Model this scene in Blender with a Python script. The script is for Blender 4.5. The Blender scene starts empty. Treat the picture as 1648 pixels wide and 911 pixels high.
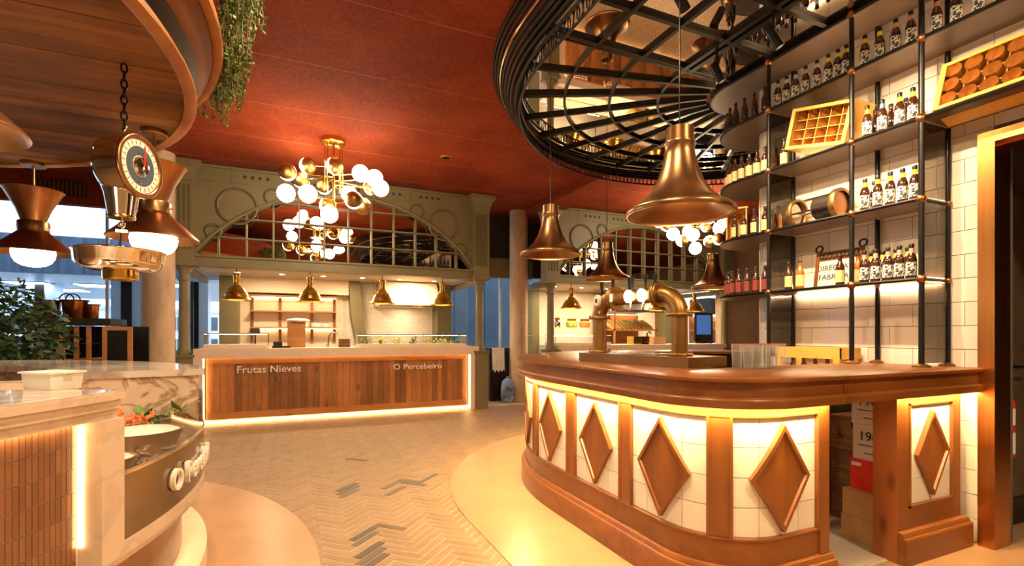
import bpy, math, random
from math import sin, cos, pi, radians, sqrt, atan2
from mathutils import Vector, Matrix
random.seed(7)
SC = bpy.context.scene
COL = SC.collection

# ---------------------------------------------------------------- camera, world, exposure
TH = radians(23.9)
cam_d = bpy.data.cameras.new('camera')
cam = bpy.data.objects.new('camera', cam_d)
COL.objects.link(cam)
cam.location = (0, 0, 1.35)
cam.rotation_euler = (radians(90), 0, -TH)
cam_d.sensor_width = 36.0
cam_d.lens = 36.0 * 797 / 1648
cam_d.shift_y = 83.5 / 1648
cam_d.clip_start = 0.05
cam_d.clip_end = 200
SC.camera = cam
SC.view_settings.view_transform = 'Standard'
SC.view_settings.look = 'None'
SC.view_settings.gamma = 1.0
SC.view_settings.use_curve_mapping = False
SC.view_settings.exposure = 0.25
wd = bpy.data.worlds.new('overcast_sky')
SC.world = wd
wd.use_nodes = True
wd.node_tree.nodes['Background'].inputs[0].default_value = (0.74, 0.87, 1.0, 1)
wd.node_tree.nodes['Background'].inputs[1].default_value = 2.4
WARM = (1.0, 0.73, 0.40)
AMB = (1.0, 0.72, 0.40)

# ---------------------------------------------------------------- mesh helpers
class MB:
    def __init__(s):
        s.v = []; s.f = []
    def add(s, vs, fs):
        o = len(s.v)
        s.v += [tuple(p) for p in vs]
        s.f += [tuple(i + o for i in f) for f in fs]
        return s
    def box(s, x0, x1, y0, y1, z0, z1, m=None):
        vs = [(x0,y0,z0),(x1,y0,z0),(x1,y1,z0),(x0,y1,z0),(x0,y0,z1),(x1,y0,z1),(x1,y1,z1),(x0,y1,z1)]
        if m is not None: vs = [m @ Vector(p) for p in vs]
        return s.add(vs, [(0,3,2,1),(4,5,6,7),(0,1,5,4),(1,2,6,5),(2,3,7,6),(3,0,4,7)])
    def lathe(s, prof, n=24, m=None, caps=True, a0=0.0, a1=2*pi):
        full = abs(a1 - a0 - 2*pi) < 1e-6
        k = n if full else n + 1
        vs = []
        for r, z in prof:
            for i in range(k):
                a = a0 + (a1 - a0) * i / n
                vs.append(Vector((r*cos(a), r*sin(a), z)))
        if m is not None: vs = [m @ p for p in vs]
        fs = []
        for j in range(len(prof)-1):
            for i in range(n):
                i2 = (i+1) % k if full else i+1
                fs.append((j*k+i, j*k+i2, (j+1)*k+i2, (j+1)*k+i))
        if caps and full:
            if prof[0][0] > 1e-5: fs.append(tuple(reversed(range(k))))
            if prof[-1][0] > 1e-5: fs.append(tuple(range((len(prof)-1)*k, len(prof)*k)))
        return s.add(vs, fs)
    def tube(s, pts, r, n=8, closed=False, caps=True):
        pts = [Vector(p) for p in pts]
        k = len(pts); vs = []; fs = []
        rr = r if isinstance(r, (list, tuple)) else [r]*k
        up = None
        for i in range(k):
            if closed: t = pts[(i+1)%k] - pts[i-1]
            else: t = pts[min(i+1,k-1)] - pts[max(i-1,0)]
            t.normalize()
            if up is None:
                up = Vector((0,0,1)) if abs(t.z) < 0.9 else Vector((1,0,0))
            a = t.cross(up)
            if a.length < 1e-4: a = t.cross(Vector((0.3,1,0.2)))
            a.normalize(); b = a.cross(t); up = b
            for j in range(n):
                q = 2*pi*j/n
                vs.append(pts[i] + a*(rr[i]*cos(q)) + b*(rr[i]*sin(q)))
        for i in range(k if closed else k-1):
            i2 = (i+1) % k
            for j in range(n):
                j2 = (j+1) % n
                fs.append((i*n+j, i2*n+j, i2*n+j2, i*n+j2))
        if caps and not closed:
            fs.append(tuple(range(n))); fs.append(tuple(reversed(range((k-1)*n, k*n))))
        return s.add(vs, fs)
    def prism(s, poly, z0, z1, m=None):
        n = len(poly)
        vs = [Vector((x,y,z0)) for x,y in poly] + [Vector((x,y,z1)) for x,y in poly]
        if m is not None: vs = [m @ p for p in vs]
        fs = [tuple(reversed(range(n))), tuple(range(n,2*n))]
        fs += [(i,(i+1)%n,n+(i+1)%n,n+i) for i in range(n)]
        return s.add(vs, fs)
    def sweep(s, prof, fn, svals, closed_prof=True, caps=True):
        """prof: list of (offset, z); fn(s, offset) -> (x, y)"""
        k = len(prof); vs = []; fs = []
        for q in svals:
            for o, z in prof:
                x, y = fn(q, o); vs.append((x, y, z))
        m = len(svals)
        for i in range(m-1):
            for j in range(k if closed_prof else k-1):
                j2 = (j+1) % k
                fs.append((i*k+j, (i+1)*k+j, (i+1)*k+j2, i*k+j2))
        if caps and closed_prof:
            fs.append(tuple(reversed(range(k)))); fs.append(tuple(range((m-1)*k, m*k)))
        return s.add(vs, fs)
    def ball(s, c, r, n=14, sz=1.0):
        prof = [(max(r*sin(pi*i/(n//2)), 1e-6), -r*sz*cos(pi*i/(n//2))) for i in range(n//2+1)]
        return s.lathe(prof, n, Matrix.Translation(Vector(c)), caps=False)

def base_of(p):
    b = Vector((0,0,0))
    while p is not None:
        b += p.location; p = p.parent
    return b

def mesh(name, mb, mat, smooth=True, ang=38, off=None):
    me = bpy.data.meshes.new(name)
    vs = mb.v if off is None else [tuple(Vector(p) - off) for p in mb.v]
    me.from_pydata(vs, [], mb.f)
    me.validate(verbose=False)
    if smooth:
        me.shade_smooth()
        me.set_sharp_from_angle(angle=radians(ang))
    if mat is not None: me.materials.append(mat)
    me.update()
    return me

def obj(name, mb, mat, parent=None, smooth=True, world=True, kind=None, label=None, ang=38):
    """one mesh object; world=True: its vertices are world coordinates and are moved into the parent's frame"""
    off = base_of(parent) if (parent is not None and world) else None
    o = bpy.data.objects.new(name, mesh(name, mb, mat, smooth, ang, off))
    COL.objects.link(o)
    if parent is not None: o.parent = parent
    if kind: o['kind'] = kind
    if label: o['label'] = label
    return o

def inst(name, me, parent=None, loc=(0,0,0), rot=(0,0,0)):
    o = bpy.data.objects.new(name, me)
    COL.objects.link(o)
    if parent is not None:
        o.parent = parent
    o.location = loc; o.rotation_euler = rot
    return o

def tag(o, label, cat, group=None, kind=None):
    o['label'] = label; o['category'] = cat
    if group: o['group'] = group
    if kind: o['kind'] = kind
    return o

def thing(name, label, cat, loc=(0,0,0), rot=(0,0,0), group=None):
    o = bpy.data.objects.new(name, None)
    COL.objects.link(o)
    o.empty_display_size = 0.05
    o.location = loc; o.rotation_euler = rot
    return tag(o, label, cat, group)

def solo(name, mb, mat, label, cat, group=None, loc=None, **k):
    """a thing that is a single mesh; vertices in world coordinates, origin moved to loc"""
    if loc is None:
        xs = [p[0] for p in mb.v]; ys = [p[1] for p in mb.v]; zs = [p[2] for p in mb.v]
        loc = ((min(xs)+max(xs))/2, (min(ys)+max(ys))/2, min(zs))
    o = bpy.data.objects.new(name, mesh(name, mb, mat, off=Vector(loc), **k))
    COL.objects.link(o)
    o.location = loc
    return tag(o, label, cat, group)

def struct(name, mb, mat, parent=None, smooth=False, label=None):
    o = obj(name, mb, mat, parent, smooth=smooth)
    o['kind'] = 'structure'
    if label: o['label'] = label
    return o

def dup(root, loc, rot=(0,0,0), label=None, group=None, scale=None):
    r = root.copy(); COL.objects.link(r)
    r.location = loc; r.rotation_euler = rot
    if scale: r.scale = scale
    if label: r['label'] = label
    if group: r['group'] = group
    for ch in list(root.children):
        c = ch.copy(); COL.objects.link(c); c.parent = r
        for g in list(ch.children):
            d = g.copy(); COL.objects.link(d); d.parent = c
    return r

def light(kind, name, loc, energy, color=WARM, size=0.1, parent=None, target=None, spot=None, blend=0.5):
    d = bpy.data.lights.new(name, kind)
    d.energy = energy; d.color = color
    if kind == 'AREA': d.shape = 'DISK'; d.size = size
    elif kind in ('POINT', 'SPOT'): d.shadow_soft_size = size
    if kind == 'SPOT':
        d.spot_size = radians(spot or 80); d.spot_blend = blend
    o = bpy.data.objects.new(name, d)
    COL.objects.link(o)
    if target is not None:
        o.rotation_euler = (Vector(target) - Vector(loc)).to_track_quat('-Z', 'Y').to_euler()
    o.location = Vector(loc) - (base_of(parent) if parent is not None else Vector((0,0,0)))
    if parent is not None: o.parent = parent
    return o

# pixel helpers, used only to find where things stand
def ray(px, py):
    u = (px-824)/797.0; v = (539-py)/797.0
    return Vector((sin(TH)+u*cos(TH), cos(TH)-u*sin(TH), v))
def atz(px, py, z):
    r = ray(px, py); d = (z-1.35)/r.z
    return Vector((r.x*d, r.y*d, z))
def aty(px, py, y):
    r = ray(px, py); d = y/r.y
    return Vector((r.x*d, y, 1.35+r.z*d))
def atx(px, py, x):
    r = ray(px, py); d = x/r.x
    return Vector((x, r.y*d, 1.35+r.z*d))
def atd(px, py, d):
    r = ray(px, py)
    return Vector((r.x*d, r.y*d, 1.35+r.z*d))

# ---------------------------------------------------------------- materials
def new_mat(name):
    m = bpy.data.materials.new(name); m.use_nodes = True
    nt = m.node_tree
    return m, nt, nt.nodes['Principled BSDF']
def L(nt, a, b): nt.links.new(a, b)
def coords(nt, scale=(1,1,1), rot=(0,0,0), kind='Object'):
    tc = nt.nodes.new('ShaderNodeTexCoord'); mp = nt.nodes.new('ShaderNodeMapping')
    mp.inputs['Scale'].default_value = scale; mp.inputs['Rotation'].default_value = rot
    L(nt, tc.outputs[kind], mp.inputs['Vector'])
    return mp.outputs['Vector']
def noise(nt, vec, scale, detail=4, rough=0.6, dist=0.0):
    n = nt.nodes.new('ShaderNodeTexNoise')
    n.inputs['Scale'].default_value = scale; n.inputs['Detail'].default_value = detail
    n.inputs['Roughness'].default_value = rough; n.inputs['Distortion'].default_value = dist
    L(nt, vec, n.inputs['Vector'])
    return n.outputs['Fac']
def ramp(nt, fac, stops):
    r = nt.nodes.new('ShaderNodeValToRGB')
    e = r.color_ramp.elements
    while len(e) < len(stops): e.new(0.5)
    for i, (p, c) in enumerate(stops):
        e[i].position = p; e[i].color = (c[0], c[1], c[2], 1)
    L(nt, fac, r.inputs['Fac'])
    return r.outputs['Color']
def bump(nt, bs, fac, strength=0.2, dist=0.01):
    b = nt.nodes.new('ShaderNodeBump')
    b.inputs['Strength'].default_value = strength; b.inputs['Distance'].default_value = dist
    L(nt, fac, b.inputs['Height']); L(nt, b.outputs['Normal'], bs.inputs['Normal'])
def randval(nt, col, amount=0.25):
    """vary a colour from object to object"""
    oi = nt.nodes.new('ShaderNodeObjectInfo')
    hs = nt.nodes.new('ShaderNodeHueSaturation')
    mr = nt.nodes.new('ShaderNodeMapRange')
    mr.inputs['To Min'].default_value = 1-amount; mr.inputs['To Max'].default_value = 1+amount
    L(nt, oi.outputs['Random'], mr.inputs['Value'])
    L(nt, mr.outputs['Result'], hs.inputs['Value'])
    L(nt, col, hs.inputs['Color'])
    return hs.outputs['Color']
def plain(name, c, rough=0.5, metal=0.0, var=0.12, nscale=6.0, bmp=0.0, bscale=40, coat=0.0, rand=0.0, stretch=(1,1,1), spec=0.5):
    m, nt, bs = new_mat(name)
    v = coords(nt, stretch)
    f = noise(nt, v, nscale)
    a = [max(0, x*(1-var)) for x in c]; b = [min(1, x*(1+var)) for x in c]
    col = ramp(nt, f, [(0.3, a), (0.7, b)])
    if rand: col = randval(nt, col, rand)
    L(nt, col, bs.inputs['Base Color'])
    bs.inputs['Roughness'].default_value = rough
    bs.inputs['Metallic'].default_value = metal; bs.inputs['Specular IOR Level'].default_value = spec
    if coat: bs.inputs['Coat Weight'].default_value = coat; bs.inputs['Coat Roughness'].default_value = 0.15
    if bmp: bump(nt, bs, noise(nt, v, bscale), bmp)
    return m
def wood(name, c1, c2, axis='z', rough=0.4, fine=14, coat=0.2, rand=0.0, bmp=0.08, knots=False, spec=0.5):
    m, nt, bs = new_mat(name)
    st = {'x': (0.12,1,1), 'y': (1,0.12,1), 'z': (1,1,0.12)}[axis]
    v = coords(nt, st)
    f = noise(nt, v, fine, 6, 0.65, 0.6)
    g = noise(nt, coords(nt, (1,1,1)), 1.7, 3)
    mx = nt.nodes.new('ShaderNodeMath'); mx.operation = 'MULTIPLY_ADD'
    L(nt, g, mx.inputs[0]); mx.inputs[1].default_value = 0.5; 
    sb = nt.nodes.new('ShaderNodeMath'); sb.operation = 'MULTIPLY'; sb.inputs[1].default_value = 0.6
    L(nt, f, sb.inputs[0]); L(nt, sb.outputs[0], mx.inputs[2])
    fac = mx.outputs[0]
    col = ramp(nt, fac, [(0.36, c1), (0.72, c2)])
    if knots:
        vo = nt.nodes.new('ShaderNodeTexVoronoi'); vo.inputs['Scale'].default_value = 4.5
        L(nt, coords(nt, {'x': (0.4,1,1), 'y': (1,0.4,1), 'z': (1,1,0.4)}[axis]), vo.inputs['Vector'])
        kn = ramp(nt, vo.outputs['Distance'], [(0.05, (0.25,0.18,0.12)), (0.14, (1,1,1))])
        mm = nt.nodes.new('ShaderNodeMix'); mm.data_type = 'RGBA'; mm.blend_type = 'MULTIPLY'
        mm.inputs['Factor'].default_value = 0.75
        L(nt, col, mm.inputs['A']); L(nt, kn, mm.inputs['B']); col = mm.outputs['Result']
    if rand: col = randval(nt, col, rand)
    L(nt, col, bs.inputs['Base Color'])
    bs.inputs['Roughness'].default_value = rough; bs.inputs['Specular IOR Level'].default_value = spec
    if coat: bs.inputs['Coat Weight'].default_value = coat; bs.inputs['Coat Roughness'].default_value = 0.2
    if bmp: bump(nt, bs, f, bmp, 0.004)
    return m
def marble(name, base, vein, rough=0.2, scale=2.4):
    m, nt, bs = new_mat(name)
    v = coords(nt)
    n = nt.nodes.new('ShaderNodeTexNoise'); n.inputs['Scale'].default_value = scale
    n.inputs['Detail'].default_value = 6; n.inputs['Distortion'].default_value = 1.6
    L(nt, v, n.inputs['Vector'])
    col = ramp(nt, n.outputs['Fac'], [(0.45, base), (0.497, vein), (0.508, vein), (0.55, base)])
    n2 = noise(nt, v, scale*0.7, 3)
    dk = ramp(nt, n2, [(0.3, (0.8,0.8,0.8)), (0.6, (1,1,1))])
    mm = nt.nodes.new('ShaderNodeMix'); mm.data_type = 'RGBA'; mm.blend_type = 'MULTIPLY'; mm.inputs['Factor'].default_value = 0.7
    L(nt, col, mm.inputs['A']); L(nt, dk, mm.inputs['B'])
    L(nt, mm.outputs['Result'], bs.inputs['Base Color'])
    bs.inputs['Roughness'].default_value = rough
    return m
def glow(name, c, s):
    m = bpy.data.materials.new(name); m.use_nodes = True
    nt = m.node_tree; nt.nodes.clear()
    e = nt.nodes.new('ShaderNodeEmission'); o = nt.nodes.new('ShaderNodeOutputMaterial')
    e.inputs[0].default_value = (*c, 1); e.inputs[1].default_value = s
    L(nt, e.outputs[0], o.inputs[0])
    return m
def pane(name, tint=(1,1,1), gloss=0.12, rough=0.02):
    m = bpy.data.materials.new(name); m.use_nodes = True
    nt = m.node_tree; nt.nodes.clear()
    t = nt.nodes.new('ShaderNodeBsdfTransparent'); g = nt.nodes.new('ShaderNodeBsdfGlossy')
    x = nt.nodes.new('ShaderNodeMixShader'); o = nt.nodes.new('ShaderNodeOutputMaterial')
    lw = nt.nodes.new('ShaderNodeLayerWeight'); lw.inputs['Blend'].default_value = 0.5
    fr = nt.nodes.new('ShaderNodeMath'); fr.operation = 'POWER'; fr.inputs[1].default_value = 4.0
    L(nt, lw.outputs['Facing'], fr.inputs[0])
    ad = nt.nodes.new('ShaderNodeMath'); ad.operation = 'MULTIPLY_ADD'; ad.inputs[1].default_value = 0.55; ad.inputs[2].default_value = gloss*0.5
    ad.use_clamp = True
    t.inputs[0].default_value = (*tint, 1); g.inputs['Roughness'].default_value = rough
    L(nt, fr.outputs[0], ad.inputs[0]); L(nt, ad.outputs[0], x.inputs[0])
    L(nt, t.outputs[0], x.inputs[1]); L(nt, g.outputs[0], x.inputs[2]); L(nt, x.outputs[0], o.inputs[0])
    return m
def brick(name, c1, mortar, w, h, rough=0.25, axis='xz', off=0.5, msize=0.02):
    m, nt, bs = new_mat(name)
    rot = (radians(90),0,0) if axis == 'xz' else (radians(90),0,radians(90))
    v = coords(nt, (1,1,1), rot if axis == 'xz' else (0,0,0))
    if axis == 'yz':
        sp = nt.nodes.new('ShaderNodeSeparateXYZ'); cb = nt.nodes.new('ShaderNodeCombineXYZ')
        tc = coords(nt); L(nt, tc, sp.inputs[0]); L(nt, sp.outputs['Y'], cb.inputs['X']); L(nt, sp.outputs['Z'], cb.inputs['Y']); v = cb.outputs[0]
    else:
        sp = nt.nodes.new('ShaderNodeSeparateXYZ'); cb = nt.nodes.new('ShaderNodeCombineXYZ')
        tc = coords(nt); L(nt, tc, sp.inputs[0]); L(nt, sp.outputs['X'], cb.inputs['X']); L(nt, sp.outputs['Z'], cb.inputs['Y']); v = cb.outputs[0]
    b = nt.nodes.new('ShaderNodeTexBrick')
    b.offset = off
    b.inputs['Color1'].default_value = (*c1, 1); b.inputs['Color2'].default_value = (c1[0]*0.92, c1[1]*0.92, c1[2]*0.92, 1)
    b.inputs['Mortar'].default_value = (*mortar, 1)
    b.inputs['Scale'].default_value = 1.0; b.inputs['Mortar Size'].default_value = msize*h
    b.inputs['Brick Width'].default_value = w; b.inputs['Row Height'].default_value = h
    L(nt, v, b.inputs['Vector']); L(nt, b.outputs['Color'], bs.inputs['Base Color'])
    bs.inputs['Roughness'].default_value = rough
    return m

M = {}
M['bar_wood'] = wood('bar_wood', (0.14,0.043,0.008), (0.28,0.090,0.016), 'x', 0.36, 12, 0.2)
M['bar_wood_v'] = wood('bar_wood_upright', (0.155,0.047,0.008), (0.29,0.095,0.017), 'z', 0.38, 12, 0.15)
M['pine_dark'] = wood('dark_knotted_pine', (0.22,0.06,0.018), (0.40,0.12,0.03), 'z', 0.45, 10, 0.15, knots=True)
M['pine'] = wood('knotted_pine_planks', (0.24,0.085,0.025), (0.46,0.19,0.055), 'z', 0.55, 24, 0.0, rand=0.4, knots=True)
M['pine_h'] = wood('knotted_pine_rail', (0.34,0.13,0.035), (0.58,0.26,0.08), 'x', 0.55, 11, 0.0, knots=True)
M['plank'] = wood('canopy_planks', (0.075,0.028,0.006), (0.25,0.10,0.02), 'x', 0.6, 9, 0.0, rand=0.4, spec=0.15)
M['canopy_rim'] = plain('canopy_rim_wood', (0.36,0.14,0.033), 0.5, 0, 0.2, 4, spec=0.25)
M['canopy_band'] = plain('canopy_fascia_brown', (0.17,0.058,0.016), 0.7, 0, 0.15, 3, spec=0.12)
M['cup'] = plain('amber_moulded_cup', (0.48,0.20,0.04), 0.22, 0, 0.3, 8)
M['crate'] = wood('yellow_crate_wood', (0.62,0.32,0.05), (0.85,0.50,0.10), 'y', 0.5, 10, 0.0)
M['black'] = plain('black_iron', (0.018,0.016,0.015), 0.35, 0.6, 0.3, 8)
M['shelf'] = plain('dark_shelf_metal', (0.17,0.115,0.085), 0.33, 0.25, 0.12, 5)
M['copper'] = plain('brushed_copper', (0.37,0.175,0.075), 0.32, 1.0, 0.2, 3, stretch=(4,4,0.6), coat=0.0)
M['copper_d'] = plain('dark_antique_copper', (0.36,0.20,0.092), 0.32, 1.0, 0.3, 3)
M['brass'] = plain('aged_brass', (0.36,0.205,0.07), 0.4, 1.0, 0.25, 5)
M['gold'] = plain('polished_gold_brass', (0.72,0.44,0.10), 0.2, 1.0, 0.15, 6)
M['box_brass'] = plain('dull_bronze_sheet', (0.30,0.155,0.055), 0.42, 0.8, 0.15, 4)
M['casing'] = plain('brushed_copper_casing', (0.62,0.27,0.08), 0.28, 1.0, 0.15, 5, stretch=(6,6,0.3))
M['steel'] = plain('polished_steel', (0.72,0.62,0.50), 0.12, 1.0, 0.12, 4)
M['mirror'] = plain('mirror_glass', (0.90,0.86,0.80), 0.012, 1.0, 0.02, 2)
M['mirror_d'] = plain('tinted_mirror_glass', (0.62,0.56,0.48), 0.015, 1.0, 0.02, 2)
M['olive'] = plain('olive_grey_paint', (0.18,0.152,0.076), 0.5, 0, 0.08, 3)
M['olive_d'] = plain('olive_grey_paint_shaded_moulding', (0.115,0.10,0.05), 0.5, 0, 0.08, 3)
M['white_tile'] = plain('glazed_white_tile', (0.80,0.72,0.62), 0.16, 0, 0.05, 3, rand=0.05)
M['bar_tile'] = plain('glazed_cream_tile', (0.84,0.80,0.70), 0.18, 0, 0.04, 3, rand=0.05)
M['grout'] = plain('grey_grout', (0.13,0.115,0.095), 0.8)
M['stall_tile'] = brick('far_white_wall_tile', (0.80,0.74,0.64), (0.55,0.48,0.40), 0.20, 0.10)
M['white_slab'] = plain('cream_quartz_slab', (0.78,0.62,0.48), 0.3, 0, 0.05, 6)
M['marble'] = marble('veined_marble', (0.68,0.52,0.41), (0.36,0.23,0.155), 0.2, 4.2)
M['marble_frame'] = marble('pale_marble_frame', (0.70,0.56,0.44), (0.62,0.48,0.37), 0.25)
M['marble_top'] = marble('polished_grey_marble_top', (0.62,0.53,0.46), (0.40,0.30,0.24), 0.08, 1.6)
M['kit'] = plain('glazed_brown_strip_tile', (0.25,0.115,0.058), 0.25, 0, 0.15, 4, rand=0.18)
M['kit_grout'] = plain('pale_tile_grout', (0.74,0.58,0.42), 0.8)
M['conc'] = plain('board_marked_concrete', (0.56,0.41,0.28), 0.75, 0, 0.22, 5, 0.25, 30, stretch=(1,1,0.35))
M['band'] = plain('smooth_floor_screed', (0.43,0.255,0.135), 0.32, 0, 0.14, 1.6, 0.03, 20)
M['floor_tile'] = plain('clay_floor_brick', (0.30,0.188,0.102), 0.5, 0, 0.16, 9, 0.12, 60, rand=0.11)
M['floor_tile_s'] = plain('stained_floor_brick', (0.085,0.055,0.034), 0.42, 0, 0.25, 9, 0.1, 60, rand=0.3)
M['floor_grout'] = plain('sandy_floor_joint', (0.56,0.42,0.28), 0.9, 0, 0.1, 20)
M['service_floor'] = plain('pale_service_floor', (0.52,0.44,0.35), 0.45, 0, 0.08, 3)
def red_board():
    m, nt, bs = new_mat('red_painted_strand_board')
    v = coords(nt)
    f = noise(nt, v, 34, 8, 0.85, 0.6); g = noise(nt, v, 1.1, 3)
    ad = nt.nodes.new('ShaderNodeMath'); ad.operation = 'MULTIPLY_ADD'; ad.inputs[1].default_value = 0.7
    g2 = nt.nodes.new('ShaderNodeMath'); g2.operation = 'MULTIPLY'; g2.inputs[1].default_value = 0.3
    L(nt, g, g2.inputs[0]); L(nt, f, ad.inputs[0]); L(nt, g2.outputs[0], ad.inputs[2])
    L(nt, ramp(nt, ad.outputs[0], [(0.40, (0.13,0.017,0.005)), (0.60, (0.30,0.052,0.013))]), bs.inputs['Base Color'])
    bs.inputs['Roughness'].default_value = 0.8; bs.inputs['Specular IOR Level'].default_value = 0.15
    bump(nt, bs, f, 0.5, 0.008)
    return m
M['red'] = red_board()
M['red_joint'] = plain('pale_red_panel_joint', (0.42,0.13,0.055), 0.7, spec=0.15)
M['dark'] = plain('dark_brown_laminate', (0.030,0.021,0.015), 0.5, 0, 0.2, 5, spec=0.25)
M['dark_wall'] = plain('dark_stone_cladding', (0.10,0.075,0.048), 0.5, 0, 0.35, 3, 0.15, 14)
M['dark_room'] = plain('dark_void_paint', (0.05,0.03,0.025), 0.7)
M['room'] = plain('warm_beige_plaster', (0.50,0.38,0.27), 0.8)
M['white'] = plain('white_paint', (0.82,0.82,0.80), 0.5, 0, 0.03)
M['plastic'] = plain('translucent_white_plastic', (0.80,0.78,0.70), 0.35, 0, 0.03)
M['letter'] = plain('white_lacquered_letter', (0.92,0.88,0.80), 0.4, 0, 0.02)
M['card'] = plain('brown_cardboard', (0.55,0.32,0.13), 0.75, 0, 0.08, 5)
M['card_w'] = plain('white_printed_carton', (0.80,0.68,0.58), 0.6, 0, 0.03)
M['card_r'] = plain('red_carton', (0.80,0.045,0.025), 0.5, 0, 0.04)
M['ink'] = plain('black_print', (0.03,0.025,0.02), 0.6)
M['ink_g'] = plain('pale_crate_print', (0.38,0.22,0.10), 0.6)
M['beer_crate'] = plain('brown_plastic_beer_crate', (0.22,0.095,0.04), 0.45, 0, 0.1)
M['bottle'] = plain('brown_bottle_glass', (0.045,0.012,0.004), 0.06, 0, 0.15, 6, coat=0.5)
M['bottle_a'] = plain('amber_bottle_glass', (0.42,0.12,0.015), 0.08, 0, 0.15, 6, coat=0.5)
M['cap'] = plain('black_crown_cap', (0.02,0.018,0.016), 0.35, 0.3)
for nm, c in (('yellow',(0.85,0.75,0.02)),('lilac',(0.55,0.50,0.62)),('pink',(0.70,0.28,0.20)),('white',(0.75,0.70,0.66)),('lime',(0.55,0.60,0.06)),('blue',(0.10,0.2,0.5))):
    M['foil_'+nm] = plain(nm+'_neck_foil', c, 0.4, 0, 0.05)
def label_mat(name, bg, fg, scale=62):
    m, nt, bs = new_mat(name)
    f = noise(nt, coords(nt, (1,1,0.8)), scale, 1, 0.4, 1.5)
    L(nt, ramp(nt, f, [(0.47, bg), (0.53, fg)]), bs.inputs['Base Color'])
    bs.inputs['Roughness'].default_value = 0.5
    return m
M['lab_bw'] = label_mat('white_and_black_beer_label', (0.80,0.76,0.68), (0.03,0.03,0.03))
M['lab_red'] = label_mat('red_beer_label', (0.30,0.02,0.012), (0.22,0.05,0.03))
M['lab_cream'] = label_mat('cream_beer_label', (0.75,0.58,0.25), (0.62,0.45,0.2))
M['leaf'] = plain('hanging_fern_leaf', (0.11,0.20,0.03), 0.5, 0, 0.5, 12)
M['leaf_d'] = plain('dark_glossy_leaf', (0.035,0.07,0.025), 0.4, 0, 0.5, 12)
M['leaf_l'] = plain('bright_salad_leaf', (0.42,0.52,0.06), 0.5, 0, 0.4, 15)
M['stem'] = plain('brown_stem', (0.14,0.09,0.04), 0.7)
M['prawn'] = plain('orange_prawn_shell', (0.72,0.20,0.06), 0.35, 0, 0.35, 30)
M['mussel'] = plain('dark_shellfish', (0.14,0.075,0.04), 0.3, 0, 0.5, 20)
M['ice'] = plain('crushed_ice', (0.86,0.80,0.70), 0.35, 0, 0.08, 40, 0.4, 60)
M['dish'] = plain('dark_wooden_bowl', (0.22,0.12,0.06), 0.4, 0, 0.2, 6)
M['soffit'] = plain('grey_olive_soffit', (0.34,0.27,0.18), 0.55)
M['stall_white'] = plain('stall_cream_panel', (0.82,0.66,0.50), 0.6, 0, 0.03)
M['bread'] = plain('golden_bread_crust', (0.72,0.48,0.14), 0.6, 0, 0.35, 18)
M['copperpot'] = plain('polished_copper_pot', (0.62,0.22,0.07), 0.25, 1.0, 0.25, 5)
M['blue_wall'] = plain('blue_grey_metal_cladding', (0.085,0.12,0.155), 0.45, 0.2, 0.15, 1.5)
M['pave'] = plain('grey_paving', (0.45,0.47,0.50), 0.6)
M['canopy_out'] = plain('pale_metal_soffit', (0.60,0.68,0.76), 0.35, 0, 0.04)
M['stained'] = plain('weathered_blue_fascia', (0.13,0.20,0.30), 0.6, 0, 0.5, 2.5, stretch=(4,4,0.3))
M['glass'] = pane('clear_glass', (0.97,0.98,0.97), 0.09)
def glassware(name):
    m = bpy.data.materials.new(name); m.use_nodes = True
    nt = m.node_tree; bs = nt.nodes['Principled BSDF']; o = nt.nodes['Material Output']
    bs.inputs['Base Color'].default_value = (0.85,0.84,0.80,1); bs.inputs['Roughness'].default_value = 0.06
    t = nt.nodes.new('ShaderNodeBsdfTransparent'); x = nt.nodes.new('ShaderNodeMixShader')
    lw = nt.nodes.new('ShaderNodeLayerWeight'); lw.inputs['Blend'].default_value = 0.5
    p = nt.nodes.new('ShaderNodeMath'); p.operation = 'POWER'; p.inputs[1].default_value = 2.5
    q = nt.nodes.new('ShaderNodeMath'); q.operation = 'MULTIPLY_ADD'; q.inputs[1].default_value = 0.6; q.inputs[2].default_value = 0.10
    L(nt, lw.outputs['Facing'], p.inputs[0]); L(nt, p.outputs[0], q.inputs[0]); L(nt, q.outputs[0], x.inputs[0])
    L(nt, t.outputs[0], x.inputs[1]); L(nt, bs.outputs[0], x.inputs[2]); L(nt, x.outputs[0], o.inputs['Surface'])
    return m
M['glassware'] = glassware('clear_glassware')
M['glass_win'] = pane('window_glass', (0.86,0.93,1.0), 0.06)
M['glass_dark'] = pane('smoked_glass', (0.36,0.32,0.27), 0.10)
M['sign_glass'] = plain('bronze_lacquered_glass', (0.17,0.10,0.045), 0.1, 0.3, 0.12, 2)
M['glow_led'] = glow('led_strip_glow', (1.0,0.70,0.32), 14)
M['glow_bar'] = glow('bar_led_glow', (1.0,0.69,0.30), 330)
M['glow_wall'] = glow('shelf_led_glow', (1.0,0.66,0.34), 70)
M['glow_soft'] = glow('soft_led_strip_glow', (1.0,0.62,0.26), 26)
M['glow_bulb'] = glow('opal_globe_glow', (1.0,0.86,0.62), 22)
M['glow_white'] = glow('cool_panel_glow', (0.85,0.94,1.0), 14)
M['glow_down'] = glow('downlight_glow', (1.0,0.85,0.6), 40)
M['glow_screen'] = glow('blue_screen_glow', (0.10,0.2,0.5), 0.6)
M['cloth'] = plain('white_cloth', (0.75,0.73,0.72), 0.8)
M['bag'] = plain('blue_and_white_bag', (0.20,0.28,0.55), 0.6, 0, 0.9, 5)
M['fish_red'] = plain('extinguisher_red', (0.75,0.03,0.02), 0.4)
# ================================================================ STRUCTURE
ZC = 3.90
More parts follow.
